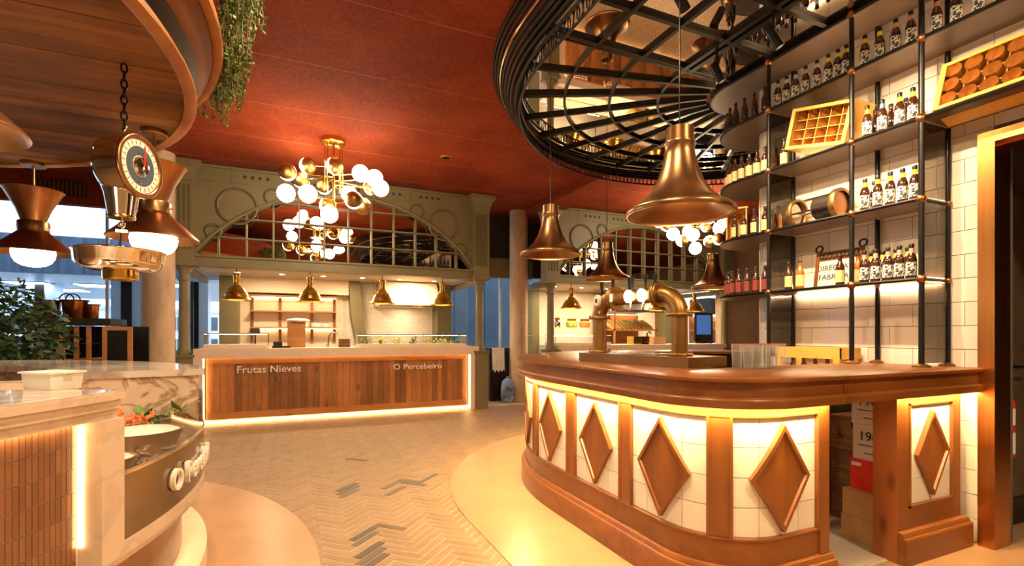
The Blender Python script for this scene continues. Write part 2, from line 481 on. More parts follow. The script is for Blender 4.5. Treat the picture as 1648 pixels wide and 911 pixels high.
# bar / ring plan (stadium-shaped): straight front, round corner, straight side, half circle
BX, BY, BR, BCX, BCY, BRR = 1.87, 1.75, 0.40, 4.05, 3.40, 2.18
def make_path(X, Y, r0, cx, cy, R, xend):
    L1 = xend - (X + r0); L2 = L1 + r0*pi/2; L3 = L2 + (cy - (Y + r0))
    tot = L3 + R*pi
    def fn(s, o=0.0):
        rr = max(r0 + o, 0.004)
        if s <= 0: return (xend - s, Y - o)
        if s < L1: return (xend - s*(xend - (X - o + rr))/L1, Y - o)
        if s < L2:
            a = (s - L1)/r0
            c = (X - o + rr, Y - o + rr)
            return (c[0] - rr*sin(a), c[1] - rr*cos(a))
        if s < L3:
            t = (s - L2)/(L3 - L2); y0 = Y - o + rr
            return (X - o, y0 + t*(cy - y0))
        f = (s - L3)/R
        return (cx - (R + o)*cos(f), cy + (R + o)*sin(f))
    def sv(s0, s1, fine=0.06, coarse=0.12):
        out = [s0]; s = s0
        marks = sorted([q for q in (L1, L2, L3) if s0 < q < s1])
        while True:
            st = fine if L1 - 1e-6 <= s < L2 - 1e-6 else coarse
            n = s + st
            for q in marks:
                if s < q - 1e-6 and n > q - 1e-6: n = q
            if n >= s1 - 1e-6: break
            out.append(n); s = n
        out.append(s1)
        return out
    return fn, sv, (L1, L2, L3, tot)
bar_fn, bar_sv, BL = make_path(BX, BY, BR, BCX, BCY, BRR, 2.62)

# ---- floor: slab, herringbone bricks, screed bands
floor = struct('floor', MB().box(-12, 13, -3.5, 24, -0.12, -0.0025), M['floor_grout'])
IC = Vector((-2.9, 3.15, 0))          # centre of the round fish counter
def in_band(x, y, m=0.15):
    d1 = math.hypot(x-IC.x, y-IC.y) < 3.05-m
    if y < 3.45: d2 = x > 1.17+m
    else: d2 = math.hypot(x-4.05, y-3.45) < 2.88-m
    return d1 or d2
TW = 0.066
c45, s45 = cos(radians(45)), sin(radians(45))
tiles = []
for i in range(-90, 170):
    for j in range(-90, 170):
        if (i - j) % 8 == 0: tiles.append((i+2, j+0.5, 0))
        if (i - j) % 8 == 4: tiles.append((i+0.5, j-1, 1))
near = []; far = []
for a, b, vert in tiles:
    x = (a*c45 - b*s45)*TW; y = (a*s45 + b*c45)*TW
    y += 3.0
    if not (-2.6 < x < 9.0 and 1.9 < y < 8.75): continue
    if in_band(x, y): continue
    d = x*sin(TH) + y*cos(TH); lat = x*cos(TH) - y*sin(TH)
    if d < 2.2 or abs(lat/d) > 1.15: continue
    near.append((d, x, y, vert))
near.sort()
def tile_mb(w, l, h=0.006, ch=0.003):
    mb = MB()
    p = [(-l/2,-w/2),(l/2,-w/2),(l/2,w/2),(-l/2,w/2)]
    q = [(-l/2+ch,-w/2+ch),(l/2-ch,-w/2+ch),(l/2-ch,w/2-ch),(-l/2+ch,w/2-ch)]
    vs = [(x,y,-h) for x,y in p]+[(x,y,-0.0015) for x,y in p]+[(x,y,0) for x,y in q]
    fs = [(8,9,10,11)]
    for i in range(4):
        k = (i+1)%4
        fs += [(i,k,4+k,4+i),(4+i,4+k,8+k,8+i)]
    return mb.add(vs, fs)
ft_me = mesh('floor_tile', tile_mb(TW-0.007, 4*TW-0.007), M['floor_tile'], False)
ft_st = mesh('floor_tile_stained', tile_mb(TW-0.006, 4*TW-0.006), M['floor_tile_s'], False)
stains = [atz(px, py, 0) for px, py in ((556,785),(541,788),(560,791),(548,796),(626,791),(655,775),(668,773),(662,779),(690,768),(640,778),
          (572,862),(590,859),(604,853),(596,864),(593,890),(606,902),(580,739),(588,742),(575,868),(612,851))]
def stained(x, y): return any((x-p.x)**2 + (y-p.y)**2 < 0.0062 for p in stains)
smb = MB(); stm = MB()
cnt = 0
for d, x, y, vert in near:
    rz = radians(45) + (pi/2 if vert else 0)
    st = stained(x, y)
    dz = random.uniform(-0.001, 0.001)
    if cnt < 299:
        o = inst('floor_tile', ft_st if st else ft_me, floor, (x, y, dz), (0,0,rz)); cnt += 1
    else:
        m4 = Matrix.Translation((x, y, dz)) @ Matrix.Rotation(rz, 4, 'Z')
        t = tile_mb(TW-0.006, 4*TW-0.006)
        (stm if st else smb).add([m4 @ Vector(p) for p in t.v], t.f)
o = obj('distant_floor_tiles', smb, M['floor_tile'], floor, smooth=False, kind='stuff')
if stm.v: obj('distant_stained_tiles', stm, M['floor_tile_s'], floor, smooth=False, kind='stuff')
# screed bands
pts = [(1.17, -3), (13, -3), (13, 3.45)] + [(4.05+2.88*cos(a), 3.45+2.88*sin(a)) for a in [radians(q) for q in range(0, 181, 4)]]
struct('floor_band', MB().prism(pts, -0.02, 0.004), M['band'], label='smooth screed band around the bar')
pts = [(IC.x+3.05*cos(radians(q)), IC.y+3.05*sin(radians(q))) for q in range(0, 360, 4)]
struct('floor_band', MB().prism(pts, -0.02, 0.004), M['band'], label='smooth screed band around the round fish counter')
# pale slabs inside the bar
sf = struct('service_floor', MB().box(2.0, 4.3, 1.79, 3.7, -0.01, 0.006), M['service_floor'])
for i in range(5):
    for j in range(4):
        obj('floor_slab', MB().box(2.02+i*0.45, 2.46+i*0.45, 1.80+j*0.45, 2.243+j*0.45, 0.006, 0.011), M['service_floor'], sf, smooth=False)

# ---- red ceiling in panels
ceil = struct('ceiling', MB().box(-12, 13, -3.5, 10.0, ZC+0.012, ZC+0.15), M['red_joint'])
ys = [-3.5, -2.5, -1.4, -0.3, 0.77, 1.83, 2.9, 3.96, 5.03, 6.1, 7.17, 8.24, 10.0]
for j in range(len(ys)-1):
    obj('ceiling_panel', MB().box(-12, 13, ys[j]+0.0035, ys[j+1]-0.0035, ZC, ZC+0.014), M['red'], ceil, smooth=False)
    if j: obj('joint_strip', MB().box(-12, 13, ys[j]-0.0034, ys[j]+0.0034, ZC-0.001, ZC+0.012), M['red_joint'], ceil, smooth=False)
struct('ceiling_beam', MB().box(4.35, 4.85, 5.9, 9.9, 3.78, ZC), M['red'], label='shallow red downstand beam from the concrete column')
struct('trim_1', MB().box(-9, -1.55, 9.9, 10.05, 3.40, ZC), M['red'], label='red bulkhead above the windows')
vent = thing('air_vent', 'dark slotted air grille set in the red bulkhead above the windows', 'vent', (-3.3, 9.88, 3.50))
obj('vent_frame', MB().box(-3.62,-2.98,9.885,9.90,3.52,3.76), M['dark'], vent, smooth=False)
for i in range(12):
    obj('slat', MB().box(-3.60+i*0.053,-3.575+i*0.053,9.87,9.887,3.535,3.745), M['canopy_band'], vent, smooth=False)

# ---- walls around (mostly outside the frame)
struct('wall_back', MB().box(-12, 13, -3.7, -3.5, 0, 4), M['room'])
struct('wall_left', MB().box(-12.2, -12, -3.5, 10, 0, 4), M['room'])
struct('wall_right', MB().box(13, 13.2, -3.5, 10, 0, 4), M['room'])
struct('wall_far', MB().box(9.6, 13, 9.0, 9.2, 0, 4), M['room'])
struct('wall_passage', MB().box(3.45, 9.6, 9.75, 9.9, 2.60, 4), M['dark_room'], label='dark void wall above the passage')
struct('trim_2', MB().box(3.34, 4.72, 9.55, 9.74, 2.55, 2.95), M['olive'], label='olive header over the passage')
# concrete columns
def column(x, y, r, lab):
    c = struct('column', MB().lathe([(r,0),(r,ZC)], 28, Matrix.Translation((x,y,0))), M['conc'], label=lab)
    for p in c.data.polygons: p.use_smooth = True
    c.data.set_sharp_from_angle(angle=radians(40))
column(4.27, 9.3, 0.185, 'round board-marked concrete column between the two stalls')
column(-1.72, 8.35, 0.20, 'round concrete column behind the round counter')

# ---- wall of the bar: core, tiles, nose
wb = struct('wall_bar', MB().box(4.062, 4.27, 1.62, 3.3, 0, ZC), M['grout'])
nose = MB().lathe([(0.108,0),(0.108,ZC)], 24, Matrix.Translation((4.162,3.3,0)), a0=0, a1=pi)
obj('rounded_end', nose, M['white_tile'], wb)
struct('wall_lintel', MB().box(4.062, 4.27, -0.6, 1.62, 2.58, ZC), M['grout'], label='tiled wall over the doorway')
struct('wall_beyond', MB().box(4.062, 4.27, -3.5, -0.6, 0, ZC), M['white_tile'], label='wall beyond the doorway')
TH_, TWW = 0.157, 0.30
row = 0; z = -0.002
wl = [o for o in COL.objects if o.name == 'wall_lintel'][0]
wn = 0
while z < ZC:
    y = 1.625 - (TWW/2 if row % 2 else 0)
    while y < 3.3:
        a, b = max(y, 1.625), min(y+TWW, 3.3)
        if b - a > 0.02:
            obj('tile', MB().box(4.05+random.uniform(0,0.001), 4.063, a+0.002, b-0.002, z+0.002, min(z+TH_, ZC)-0.002), M['white_tile'], wb, smooth=False); wn += 1
        y += TWW
    if z > 2.55:
        y = 1.625 - (TWW/2 if row % 2 else TWW)
        while y > 0.6:
            b = min(y+TWW, 1.625)
            obj('tile', MB().box(4.05+random.uniform(0,0.001), 4.063, y+0.002, b-0.002, max(z,2.58)+0.002, min(z+TH_, ZC)-0.002), M['white_tile'], wl, smooth=False)
            y -= TWW
    z += TH_; row += 1
# door in the recess: copper casing, dark wall with lever, baseboard
dc = struct('door_1', MB().box(4.005, 4.062, 1.625, 1.69, 0, 2.63), M['casing'], label='copper door casing at the end of the bar')
obj('jamb', MB().box(4.005, 4.20, 1.605, 1.625, 0, 2.56), M['casing'], dc, smooth=False)
obj('head_casing', MB().box(4.005, 4.062, -0.6, 1.625, 2.56, 2.63), M['casing'], dc, smooth=False)
obj('head_jamb', MB().box(4.062, 4.20, -0.6, 1.605, 2.54, 2.56), M['casing'], dc, smooth=False)
dw = struct('wall_corridor', MB().box(4.27, 8, 1.82, 1.95, 0, 3.4), M['dark_wall'], label='dark corridor wall beyond the doorway')
struct('wall_corridor_end', MB().box(8, 8.1, -3.5, 1.95, 0, 3.4), M['dark_room'])
struct('ceiling_corridor', MB().box(4.27, 8, -3.5, 1.95, 3.3, 3.4), M['dark_room'])
d2 = struct('door_2', MB().box(4.48, 5.45, 1.78, 1.82, 0.02, 2.35), M['dark_wall'], label='dark door beyond the copper casing')
lv = MB().box(4.54,4.58,1.755,1.78,0.98,1.20).tube([(4.56,1.76,1.13),(4.56,1.70,1.13)],0.011).tube([(4.56,1.70,1.13),(4.74,1.70,1.13)],0.010)
obj('lever_handle', lv, M['black'], d2)
struct('baseboard_corridor', MB().box(4.27, 8, 1.765, 1.78, 0, 0.19), M['black'])
ex = thing('fire_extinguisher', 'slim red and white extinguisher hanging beyond the copper door casing', 'extinguisher', (4.39,1.70,0.5))
mt = Matrix.Translation((4.39,1.70,0))
obj('cylinder', MB().lathe([(0.0,0.53),(0.045,0.54),(0.045,0.68),(0.045,0.90),(0.03,0.93),(0.0,0.94)],16,mt), M['fish_red'], ex)
obj('label_band', MB().lathe([(0.0462,0.56),(0.0462,0.70)],16,mt,caps=False), M['white'], ex)
obj('upper_label', MB().lathe([(0.0462,0.75),(0.0462,0.86)],16,mt,caps=False), M['white'], ex)
obj('bracket', MB().box(4.37,4.41,1.70,1.815,0.46,0.52), M['black'], ex, smooth=False)

# ================================================================ BAR
bar = thing('bar_counter', 'wooden bar with rounded corner, glowing tiled panels and lozenge ornaments', 'bar', (1.87, 2.4, 0))
S1 = BL[3]
sv = bar_sv(-0.0, S1)
# worktop runs on to the wall
def top_fn(s, o):
    return bar_fn(s, o)
svt = [-1.42] + bar_sv(0.0, S1)
prof = [(-0.60,1.110),(-0.60,1.14),(0.080,1.14),(0.089,1.134),(0.089,1.120),(0.080,1.113),(0.062,1.110)]
# leaf joint at X = 2.64 -> split top in two parts
obj('worktop', MB().sweep(prof, top_fn, bar_sv(-0.045, S1)), M['bar_wood'], bar, ang=50)
obj('flap_worktop', MB().sweep([(o if o > -0.5 else -0.62, z) for o, z in prof], top_fn, [-1.40, -0.05]), M['bar_wood'], bar, ang=50, label='straight hinged flap section by the doorway')
ap = [(0.03,1.112),(0.062,1.112),(0.066,1.05),(0.066,1.040),(0.084,1.034),(0.089,1.024),(0.084,1.004),(0.080,0.986),(0.068,0.986),(0.066,1.000),(0.03,1.000)]
obj('apron', MB().sweep(ap, top_fn, bar_sv(-0.045, S1)), M['bar_wood'], bar, ang=50)
obj('flap_apron', MB().sweep(ap, top_fn, [-1.40, -0.05]), M['bar_wood'], bar, ang=50)
obj('carcass', MB().sweep([(-0.05,0.02),(-0.05,1.11),(-0.02,1.11),(-0.02,0.02)], bar_fn, bar_sv(0.0, S1)), M['bar_wood_v'], bar)
pl = [(-0.02,0.0),(0.052,0.0),(0.052,0.150),(0.046,0.158),(0.036,0.160),(0.034,0.168),(0.026,0.184),(0.010,0.190),(-0.02,0.190)]
obj('plinth', MB().sweep(pl, bar_fn, bar_sv(-0.02, S1)), M['bar_wood'], bar, ang=40)
obj('bottom_rail', MB().sweep([(-0.02,0.19),(0.008,0.19),(0.008,0.310),(0.016,0.315),(0.016,0.325),(0.0,0.332),(-0.02,0.332)], bar_fn, bar_sv(0.0,S1)), M['bar_wood'], bar, ang=50)
obj('top_rail', MB().sweep([(-0.02,0.928),(0.0,0.928),(0.016,0.934),(0.016,0.944),(0.008,0.950),(0.008,1.0),(-0.02,1.0)], bar_fn, bar_sv(0.0,S1)), M['bar_wood'], bar, ang=50)
# LED strip under the apron
led = MB().sweep([(0.044,0.994),(0.060,0.994),(0.060,0.999),(0.044,0.999)], bar_fn, bar_sv(0.03,S1-1.5))
obj('led_strip', led, M['glow_bar'], bar, smooth=False)
def bpatch(s0, s1, z0, z1, o0, o1, n):
    mb = MB()
    return mb.sweep([(o0,z0),(o1,z0),(o1,z1),(o0,z1)], bar_fn, [s0+(s1-s0)*i/n for i in range(n+1)])
PW, PER, P0 = 0.553, 0.648, 0.071
npan = 9
for k in range(npan):
    a = P0 + k*PER; b = a + PW
    # stile before this panel
    if k == 0: obj('stile', bpatch(0.0, a, 0.19, 1.0, -0.02, 0.020, 2), M['bar_wood_v'], bar)
    obj('stile', bpatch(b, b+PER-PW, 0.33, 0.95, -0.02, 0.012, 4), M['bar_wood_v'], bar)
    for e0, e1 in ((a-0.002, a+0.013), (b-0.013, b+0.002)):
        obj('stile_bead', bpatch(e0, e1, 0.325, 0.94, -0.01, 0.018, 2), M['bar_wood_v'], bar)
    obj('panel_backing', bpatch(a, b, 0.32, 0.94, -0.02, -0.010, 10), M['grout'], bar)
    if k > 5: continue
    ncol = 4; w = (PW-0.026)/ncol
    for i in range(ncol):
        for j in range(4):
            z0 = 0.327+j*0.1515
            obj('panel_tile', bpatch(a+0.013+i*w+0.0018, a+0.013+(i+1)*w-0.0018, z0+0.0018, z0+0.1497, -0.012, -0.004+random.uniform(0,0.0006), 3), M['bar_tile'], bar, smooth=True)
    # lozenge: plate and raised frame
    sc = (a+b)/2; hw, hh, zc = 0.183, 0.268, 0.624
    mb = MB(); N = 14
    vs = []; fs = []
    for i in range(N+1):
        q = -1 + 2*i/N; h = hh*(1-abs(q)); s = sc + q*hw
        for o, zz in ((-0.004,-h),(0.014,-h),(0.014,h),(-0.004,h)):
            x, y = bar_fn(s, o); vs.append((x,y,zc+zz))
    for i in range(N):
        for j in range(4):
            j2 = (j+1)%4
            fs.append((i*4+j,(i+1)*4+j,(i+1)*4+j2,i*4+j2))
    lz = obj('lozenge', mb.add(vs, fs), M['bar_wood_v'], bar, smooth=False)
    fr = MB(); t = 0.10
    for sgn_s, sgn_z in ((-1,1),(1,1),(1,-1),(-1,-1)):
        vs = []; fs = []; n = 6
        for i in range(n+1):
            q = i/n
            for kk, o in ((1+0.02,0.0),(1+0.02,0.026),(1-t,0.026),(1-t*1.25,0.014)):
                s = sc + sgn_s*hw*kk*(1-q); zz = zc + sgn_z*hh*kk*q
                x, y = bar_fn(s, o); vs.append((x,y,zz))
        for i in range(n):
            for j in range(3): fs.append((i*4+j,(i+1)*4+j,(i+1)*4+j+1,i*4+j+1))
        fr.add(vs, fs)
    obj('lozenge_frame', fr, M['bar_wood_v'], lz, smooth=False)
    lz.parent = bar
# end post of the round part at the gap
obj('end_panel', MB().box(2.605, 2.64, 1.76, 2.3, 0.0, 1.0), M['bar_wood_v'], bar, smooth=False)

# pier beside the doorway
pier = thing('bar_pier', 'separate wooden pier with one lozenge panel between the flap and copper casing', 'pier', (3.6,1.8,0))
px0, px1, py0 = 3.25, 3.93, 1.745
obj('pine_post', MB().box(px0-0.005, px0+0.0, py0-0.002, py0+0.13, 0, 1.0), M['pine_dark'], pier, smooth=False)
obj('carcass', MB().box(px0, px1, py0+0.041, py0+0.13, 0, 1.0), M['bar_wood_v'], pier, smooth=False)
pa, pb = px0+0.115, px1-0.085
obj('stile', MB().box(px0, pa, py0, py0+0.04, 0.18, 1.0), M['bar_wood_v'], pier, smooth=False)
obj('stile', MB().box(pb, px1, py0, py0+0.04, 0.18, 1.0), M['bar_wood_v'], pier, smooth=False)
obj('bottom_rail', MB().box(pa, pb, py0, py0+0.04, 0.18, 0.315), M['bar_wood'], pier, smooth=False)
obj('top_rail', MB().box(pa, pb, py0, py0+0.04, 0.94, 1.0), M['bar_wood'], pier, smooth=False)
def xsweep(prof, x0, x1, y):
    return MB().sweep(prof, lambda s, o: (s, y-o), [x0, x1])
obj('plinth', xsweep([(o, z) for o, z in pl], px0, px1+0.035, py0), M['bar_wood'], pier, smooth=False)
bead = MB()
for q in ((pa,pa+0.014,0.315,0.94),(pb-0.014,pb,0.315,0.94),(pa,pb,0.315,0.328),(pa,pb,0.927,0.94)):
    bead.box(q[0],q[1],py0-0.008,py0+0.02,q[2],q[3])
obj('panel_bead', bead, M['bar_wood_v'], pier, smooth=False)
obj('panel_backing', MB().box(pa,pb,py0+0.02,py0+0.032,0.315,0.94), M['grout'], pier, smooth=False)
for i in range(2):
    for j in range(4):
        w = (pb-pa-0.028)/2; z0 = 0.328+j*0.15
        obj('panel_tile', MB().box(pa+0.014+i*w+0.001, pa+0.014+(i+1)*w-0.001, py0+0.012, py0+0.022, z0+0.001, z0+0.149), M['bar_tile'], pier, smooth=False)
cx = (pa+pb)/2; zc = 0.625; hw, hh = 0.165, 0.255
dm = MB().add([(cx-hw,py0+0.012,zc),(cx,py0+0.012,zc-hh),(cx+hw,py0+0.012,zc),(cx,py0+0.012,zc+hh),
               (cx-hw,py0-0.006,zc),(cx,py0-0.006,zc-hh),(cx+hw,py0-0.006,zc),(cx,py0-0.006,zc+hh)],
              [(4,5,6,7),(0,1,5,4),(1,2,6,5),(2,3,7,6),(3,0,4,7)])
lz = obj('lozenge', dm, M['bar_wood_v'], pier, smooth=False)
fr = MB()
for sx, sz in ((-1,1),(1,1),(1,-1),(-1,-1)):
    vs = []
    for q in (0,1):
        for kk, yy in ((1.02,py0+0.01),(1.02,py0-0.018),(0.90,py0-0.018),(0.87,py0-0.006)):
            vs.append((cx+sx*hw*kk*(1-q), yy, zc+sz*hh*kk*q))
    fr.add(vs, [(0,4,5,1),(1,5,6,2),(2,6,7,3)])
obj('lozenge_frame', fr, M['bar_wood_v'], lz, smooth=False)
led = MB().box(px0, 4.04, py0-0.064, py0-0.048, 0.992, 0.998)
obj('led_strip', led, M['glow_bar'], pier, smooth=False)
# ================================================================ RING CANOPY WITH MIRROR
rg_fn, rg_sv, RL = make_path(1.80, 1.40, 0.35, 4.15, 3.40, 2.35, 4.0)
ring = thing('hanging_lattice_canopy', 'black iron lattice canopy under a round ceiling mirror above the bar', 'canopy', (3.2, 3.0, 3.5))
def rg_tube(o, z, r, n=8, s0=0.0, s1=None):
    s1 = RL[3] if s1 is None else s1
    return MB().tube([(*rg_fn(s, o), z) for s in rg_sv(s0, s1, 0.06, 0.14)], r, n)
poly = [rg_fn(s, -0.02) for s in rg_sv(0.0, RL[3], 0.06, 0.14)]
poly = poly + [(6.46, 1.42)]
obj('mirror', MB().prism(poly, 3.715, 3.73), M['mirror'], ring, smooth=False, label='flat mirror set into the ceiling')
NT = 9
for i in range(NT):
    f = i/(NT-1)
    obj('hoop', rg_tube(0.035 + 0.21*f**0.8, 3.60 + 0.27*f, 0.0135), M['steel'] if i == 5 else M['black'], ring)
obj('drum_wall', MB().sweep([(-0.015,3.70),(0.0,3.70),(0.0,3.897),(-0.015,3.897)], rg_fn, rg_sv(0.0,RL[3],0.06,0.14)), M['black'], ring)
obj('lower_hoop', rg_tube(0.0, 3.505, 0.010), M['black'], ring)
obj('upper_hoop', rg_tube(0.0, 3.632, 0.017), M['black'], ring)
links = MB(); s = 0.02; k = 0
while s < RL[3]-0.02:
    pts = []
    for q in range(10):
        a = 2*pi*q/10
        x, y = rg_fn(s + 0.042*cos(a), 0.005*(1 if k%2 else -1)); pts.append((x, y, 3.567 + 0.064*sin(a)))
    links.tube(pts, 0.0055, 5, closed=True); s += 0.062; k += 1
obj('oval_links', links, M['black'], ring)
for o, r in ((-0.45,0.012),(-0.90,0.012),(-1.38,0.012)):
    obj('rail', MB().sweep([(o-r,3.688),(o+r,3.688),(o+r,3.714),(o-r,3.714)], rg_fn, rg_sv(RL[2],RL[3],0.06,0.10)), M['black'], ring)
for x, r in ((2.25,0.017),(2.70,0.017),(3.155,0.02),(3.235,0.024)):
    obj('straight_rail', MB().box(x-r, x+r, 1.42, 3.40, 3.684, 3.714), M['black'], ring, smooth=False)
for i in range(15):
    a = pi - pi*i/14
    for da, w in (((0.0,0.014),) if i%2 else ((-0.006,0.009),(0.009,0.009))):
        m4 = Matrix.Translation((4.15,3.40,3.699)) @ Matrix.Rotation(a+da, 4, 'Z')
        obj('spoke', MB().box(0.50, 2.35, -w, w, -0.015, 0.015, m4), M['black'], ring, smooth=False)
for y in (2.92, 2.47, 2.02, 1.57):
    obj('crossbar', MB().box(1.80, 3.72, y-0.018, y+0.018, 3.686, 3.714), M['black'], ring, smooth=False)
obj('crossbar', MB().box(1.80, 3.72, 3.352, 3.378, 3.686, 3.714), M['black'], ring, smooth=False)
# small track spotlights on the inner rail, then added ones on the middle rail
def spot(x, y, tgt, lab, e=60):
    t = thing('track_spotlight', lab, 'spotlight', (x, y, 3.62))
    d = (Vector(tgt) - Vector((x,y,3.5))).normalized()
    q = d.to_track_quat('-Z','Y').to_matrix().to_4x4()
    m4 = Matrix.Translation((x,y,3.50)) @ q
    obj('bracket', MB().tube([(x,y,3.700),(x,y,3.50)], 0.012, 8), M['black'], t)
    obj('can', MB().lathe([(0.0,0.07),(0.032,0.07),(0.034,0.06),(0.034,-0.09),(0.028,-0.09),(0.026,-0.07)],16,m4,caps=False), M['black'], t)
    obj('lens', MB().lathe([(0.0,-0.075),(0.026,-0.075)],16,m4,caps=False), M['glow_down'], t)
    light('SPOT','spot_lamp',Vector((x,y,3.50))+d*0.11, e, (1,0.74,0.45), 0.03, t, tgt, 70, 0.7)
spot(3.17, 3.02, (3.9,2.7,2.0), 'black track spotlight on the lattice nearest the rounded shelves', 60)
spot(3.17, 2.50, (4.0,2.0,1.8), 'black track spotlight on the lattice inner rail above the crate of bottles', 60)
spot(2.25, 2.45, (4.05,2.9,2.1), 'added fill spotlight on the middle lattice rail facing the shelves, farthest from the doorway', 170)  # these three are unseen extras, added to brighten the tiled shelf wall
spot(2.25, 2.02, (4.05,2.25,2.1), 'added fill spotlight on the middle lattice rail facing the shelves, above the large bell pendant', 170)
spot(2.25, 1.62, (4.05,1.75,2.2), 'added fill spotlight on the middle lattice rail facing the shelves, nearest the doorway', 170)

# ================================================================ SHELF RACK
XF, XB = 3.72, 4.045
YP = [2.98, 2.293, 1.856, 1.02]
SZ = [1.724, 2.242, 2.762, 3.278, 3.69]
rack = thing('bottle_shelf_rack', 'black metal shelf rack with copper joints against the white tiled wall', 'shelf', (3.88, 2.4, 1.14))
RC = (4.162, 3.3)
for li, z in enumerate(SZ):
    y0 = YP[2] if li < 2 else YP[3]
    cy = RC[1] + (0.12 if li == 4 else 0.0)
    obj('shelf_board', MB().box(XF, XB, y0, 3.02, z-0.022, z), M['shelf'], rack, smooth=False)
    pts = [(XF, 3.02), (XF, cy)] if False else [(XF, 3.022)]
    pts += [(RC[0]+0.442*cos(a), cy+0.442*sin(a)) for a in [pi - pi*i/28 for i in range(29)]]
    pts += [(4.604, 2.6), (4.29, 2.6), (4.29, 3.022)]
    obj('rounded_shelf', MB().prism(pts, z-0.022, z), M['shelf'], rack, smooth=False)
    rim = [(XF-0.004, y0, z-0.011), (XF-0.004, 3.02, z-0.011)] + [(RC[0]+0.446*cos(a), cy+0.446*sin(a), z-0.011) for a in [pi - pi*i/28 for i in range(29)]]
    obj('shelf_rim', MB().tube(rim, 0.013, 6), M['black'], rack)
    for y in YP[:3] if li < 2 else YP:
        obj('side_rail', MB().tube([(XF,y,z-0.011),(XB,y,z-0.011)],0.011,8), M['black'], rack)
        obj('joint', MB().ball((XF-0.002,y,z-0.011),0.030,12), M['copper'], rack)
        obj('joint', MB().ball((XB-0.02,y,z-0.011),0.024,10), M['copper'], rack)
for i, y in enumerate(YP):
    zb = 0.93 if i == 0 else (1.14 if i < 3 else 2.762)
    if i == 1: zb = 1.141
    obj('post', MB().tube([(XF,y,zb),(XF,y,3.71)],0.0165,10), M['black'], rack)
    obj('post', MB().tube([(XB-0.02,y,zb),(XB-0.02,y,3.71)],0.0165,10), M['black'], rack)
    if i in (1,2):
        obj('foot', MB().lathe([(0.05,1.1405),(0.05,1.152),(0.02,1.165)],16,Matrix.Translation((XF,y,0))), M['brass'], rack)
        obj('foot', MB().lathe([(0.045,1.1405),(0.045,1.152),(0.02,1.165)],16,Matrix.Translation((XB-0.03,y,0))), M['brass'], rack)
for za, zb in zip([1.16]+SZ[:3], SZ[:4]):
    zt = zb - 0.03
    if zb <= 2.77: obj('side_pane', MB().box(XF+0.018, XB-0.04, 1.853, 1.859, za+0.005, zt), M['glass_dark'], rack, smooth=False)
    obj('side_pane', MB().box(XF+0.018, XB-0.04, 2.977, 2.983, za+0.005, zt), M['glass_dark'], rack, smooth=False)
for za in SZ[:4]:
    obj('shelf_led', MB().box(XB-0.012, XB-0.004, YP[2]+0.03 if za < 2.5 else 1.05, 2.95, za+0.001, za+0.008), M['glow_wall'], rack, smooth=False)
obj('counter_led', MB().box(XB-0.012, XB-0.004, 1.9, 2.95, SZ[0]-0.035, SZ[0]-0.028), M['glow_wall'], rack, smooth=False)
# dark under-counter along the wall
bc = thing('back_counter', 'dark steel back counter below the shelf rack behind the bar', 'counter', (3.7,2.9,0))
obj('top', MB().box(3.36,4.045,2.42,3.35,0.90,0.93), M['shelf'], bc, smooth=False)
obj('fridge_body', MB().box(3.38,4.04,2.44,3.33,0.05,0.90), M['dark'], bc, smooth=False)
obj('fridge_door', MB().box(3.365,3.38,2.46,2.88,0.10,0.86), M['black'], bc, smooth=False)
obj('fridge_door', MB().box(3.365,3.38,2.90,3.32,0.10,0.86), M['black'], bc, smooth=False)
obj('plinth', MB().box(3.42,4.04,2.47,3.30,0.012,0.05), M['black'], bc, smooth=False)

# ================================================================ BOTTLES
bp = [(0.0,0.0),(0.0285,0.0),(0.031,0.004),(0.031,0.122),(0.0295,0.136),(0.024,0.156),(0.0165,0.172),(0.0138,0.186),(0.0130,0.215),(0.0145,0.220),(0.0145,0.226)]
me_b = mesh('body', MB().lathe(bp,14,caps=False), None)
def bottle_me(mat):
    m = me_b.copy(); m.materials.clear(); m.materials.append(mat); return m
ME_BODY = {'d': bottle_me(M['bottle']), 'a': bottle_me(M['bottle_a'])}
def me_of(name, mb, mat): return mesh(name, mb, mat)
ME_CAP = me_of('cap', MB().lathe([(0.0152,0.216),(0.0152,0.229),(0.013,0.233),(0.0,0.234)],12,caps=False), M['cap'])
ME_NECK = me_of('neck_sleeve', MB().lathe([(0.0136,0.200),(0.0138,0.217)],12,caps=False), M['cap'])
ME_FOIL = {k: me_of('neck_foil', MB().lathe([(0.0178,0.171),(0.0150,0.182),(0.0142,0.203)],12,caps=False), M['foil_'+k]) for k in ('yellow','lilac','pink','white','lime','blue')}
ME_LAB = {k: me_of('paper_label', MB().lathe([(0.0314,0.022),(0.0314,0.112)],12,caps=False,a0=pi*0.62,a1=pi*1.52), M['lab_'+k]) for k in ('bw','red','cream')}
BN = 0
ORD = ['first','second','third','fourth','fifth','sixth','seventh','eighth','ninth','tenth','eleventh','twelfth']
def bottle(x, y, z, body, foil, lab, label, group, rz=0.0):
    t = thing('beer_bottle', label, 'bottle', (x,y,z), (0,0,rz), group)
    inst('body', ME_BODY[body], t); inst('cap', ME_CAP, t)
    if foil:
        inst('neck_foil', ME_FOIL[foil], t); inst('neck_sleeve', ME_NECK, t)
    if lab: inst('paper_label', ME_LAB[lab], t)
    return t
SHN = ['lowest', 'second lowest', 'middle', 'fourth']
def onshelf(li, px, body, foil, lab, label, xx=3.775):
    y = atx(px, 300, xx).y
    return bottle(xx, y, SZ[li], body, foil, lab, label, 'bottles on the wall shelf rack', random.uniform(-0.25,0.15))
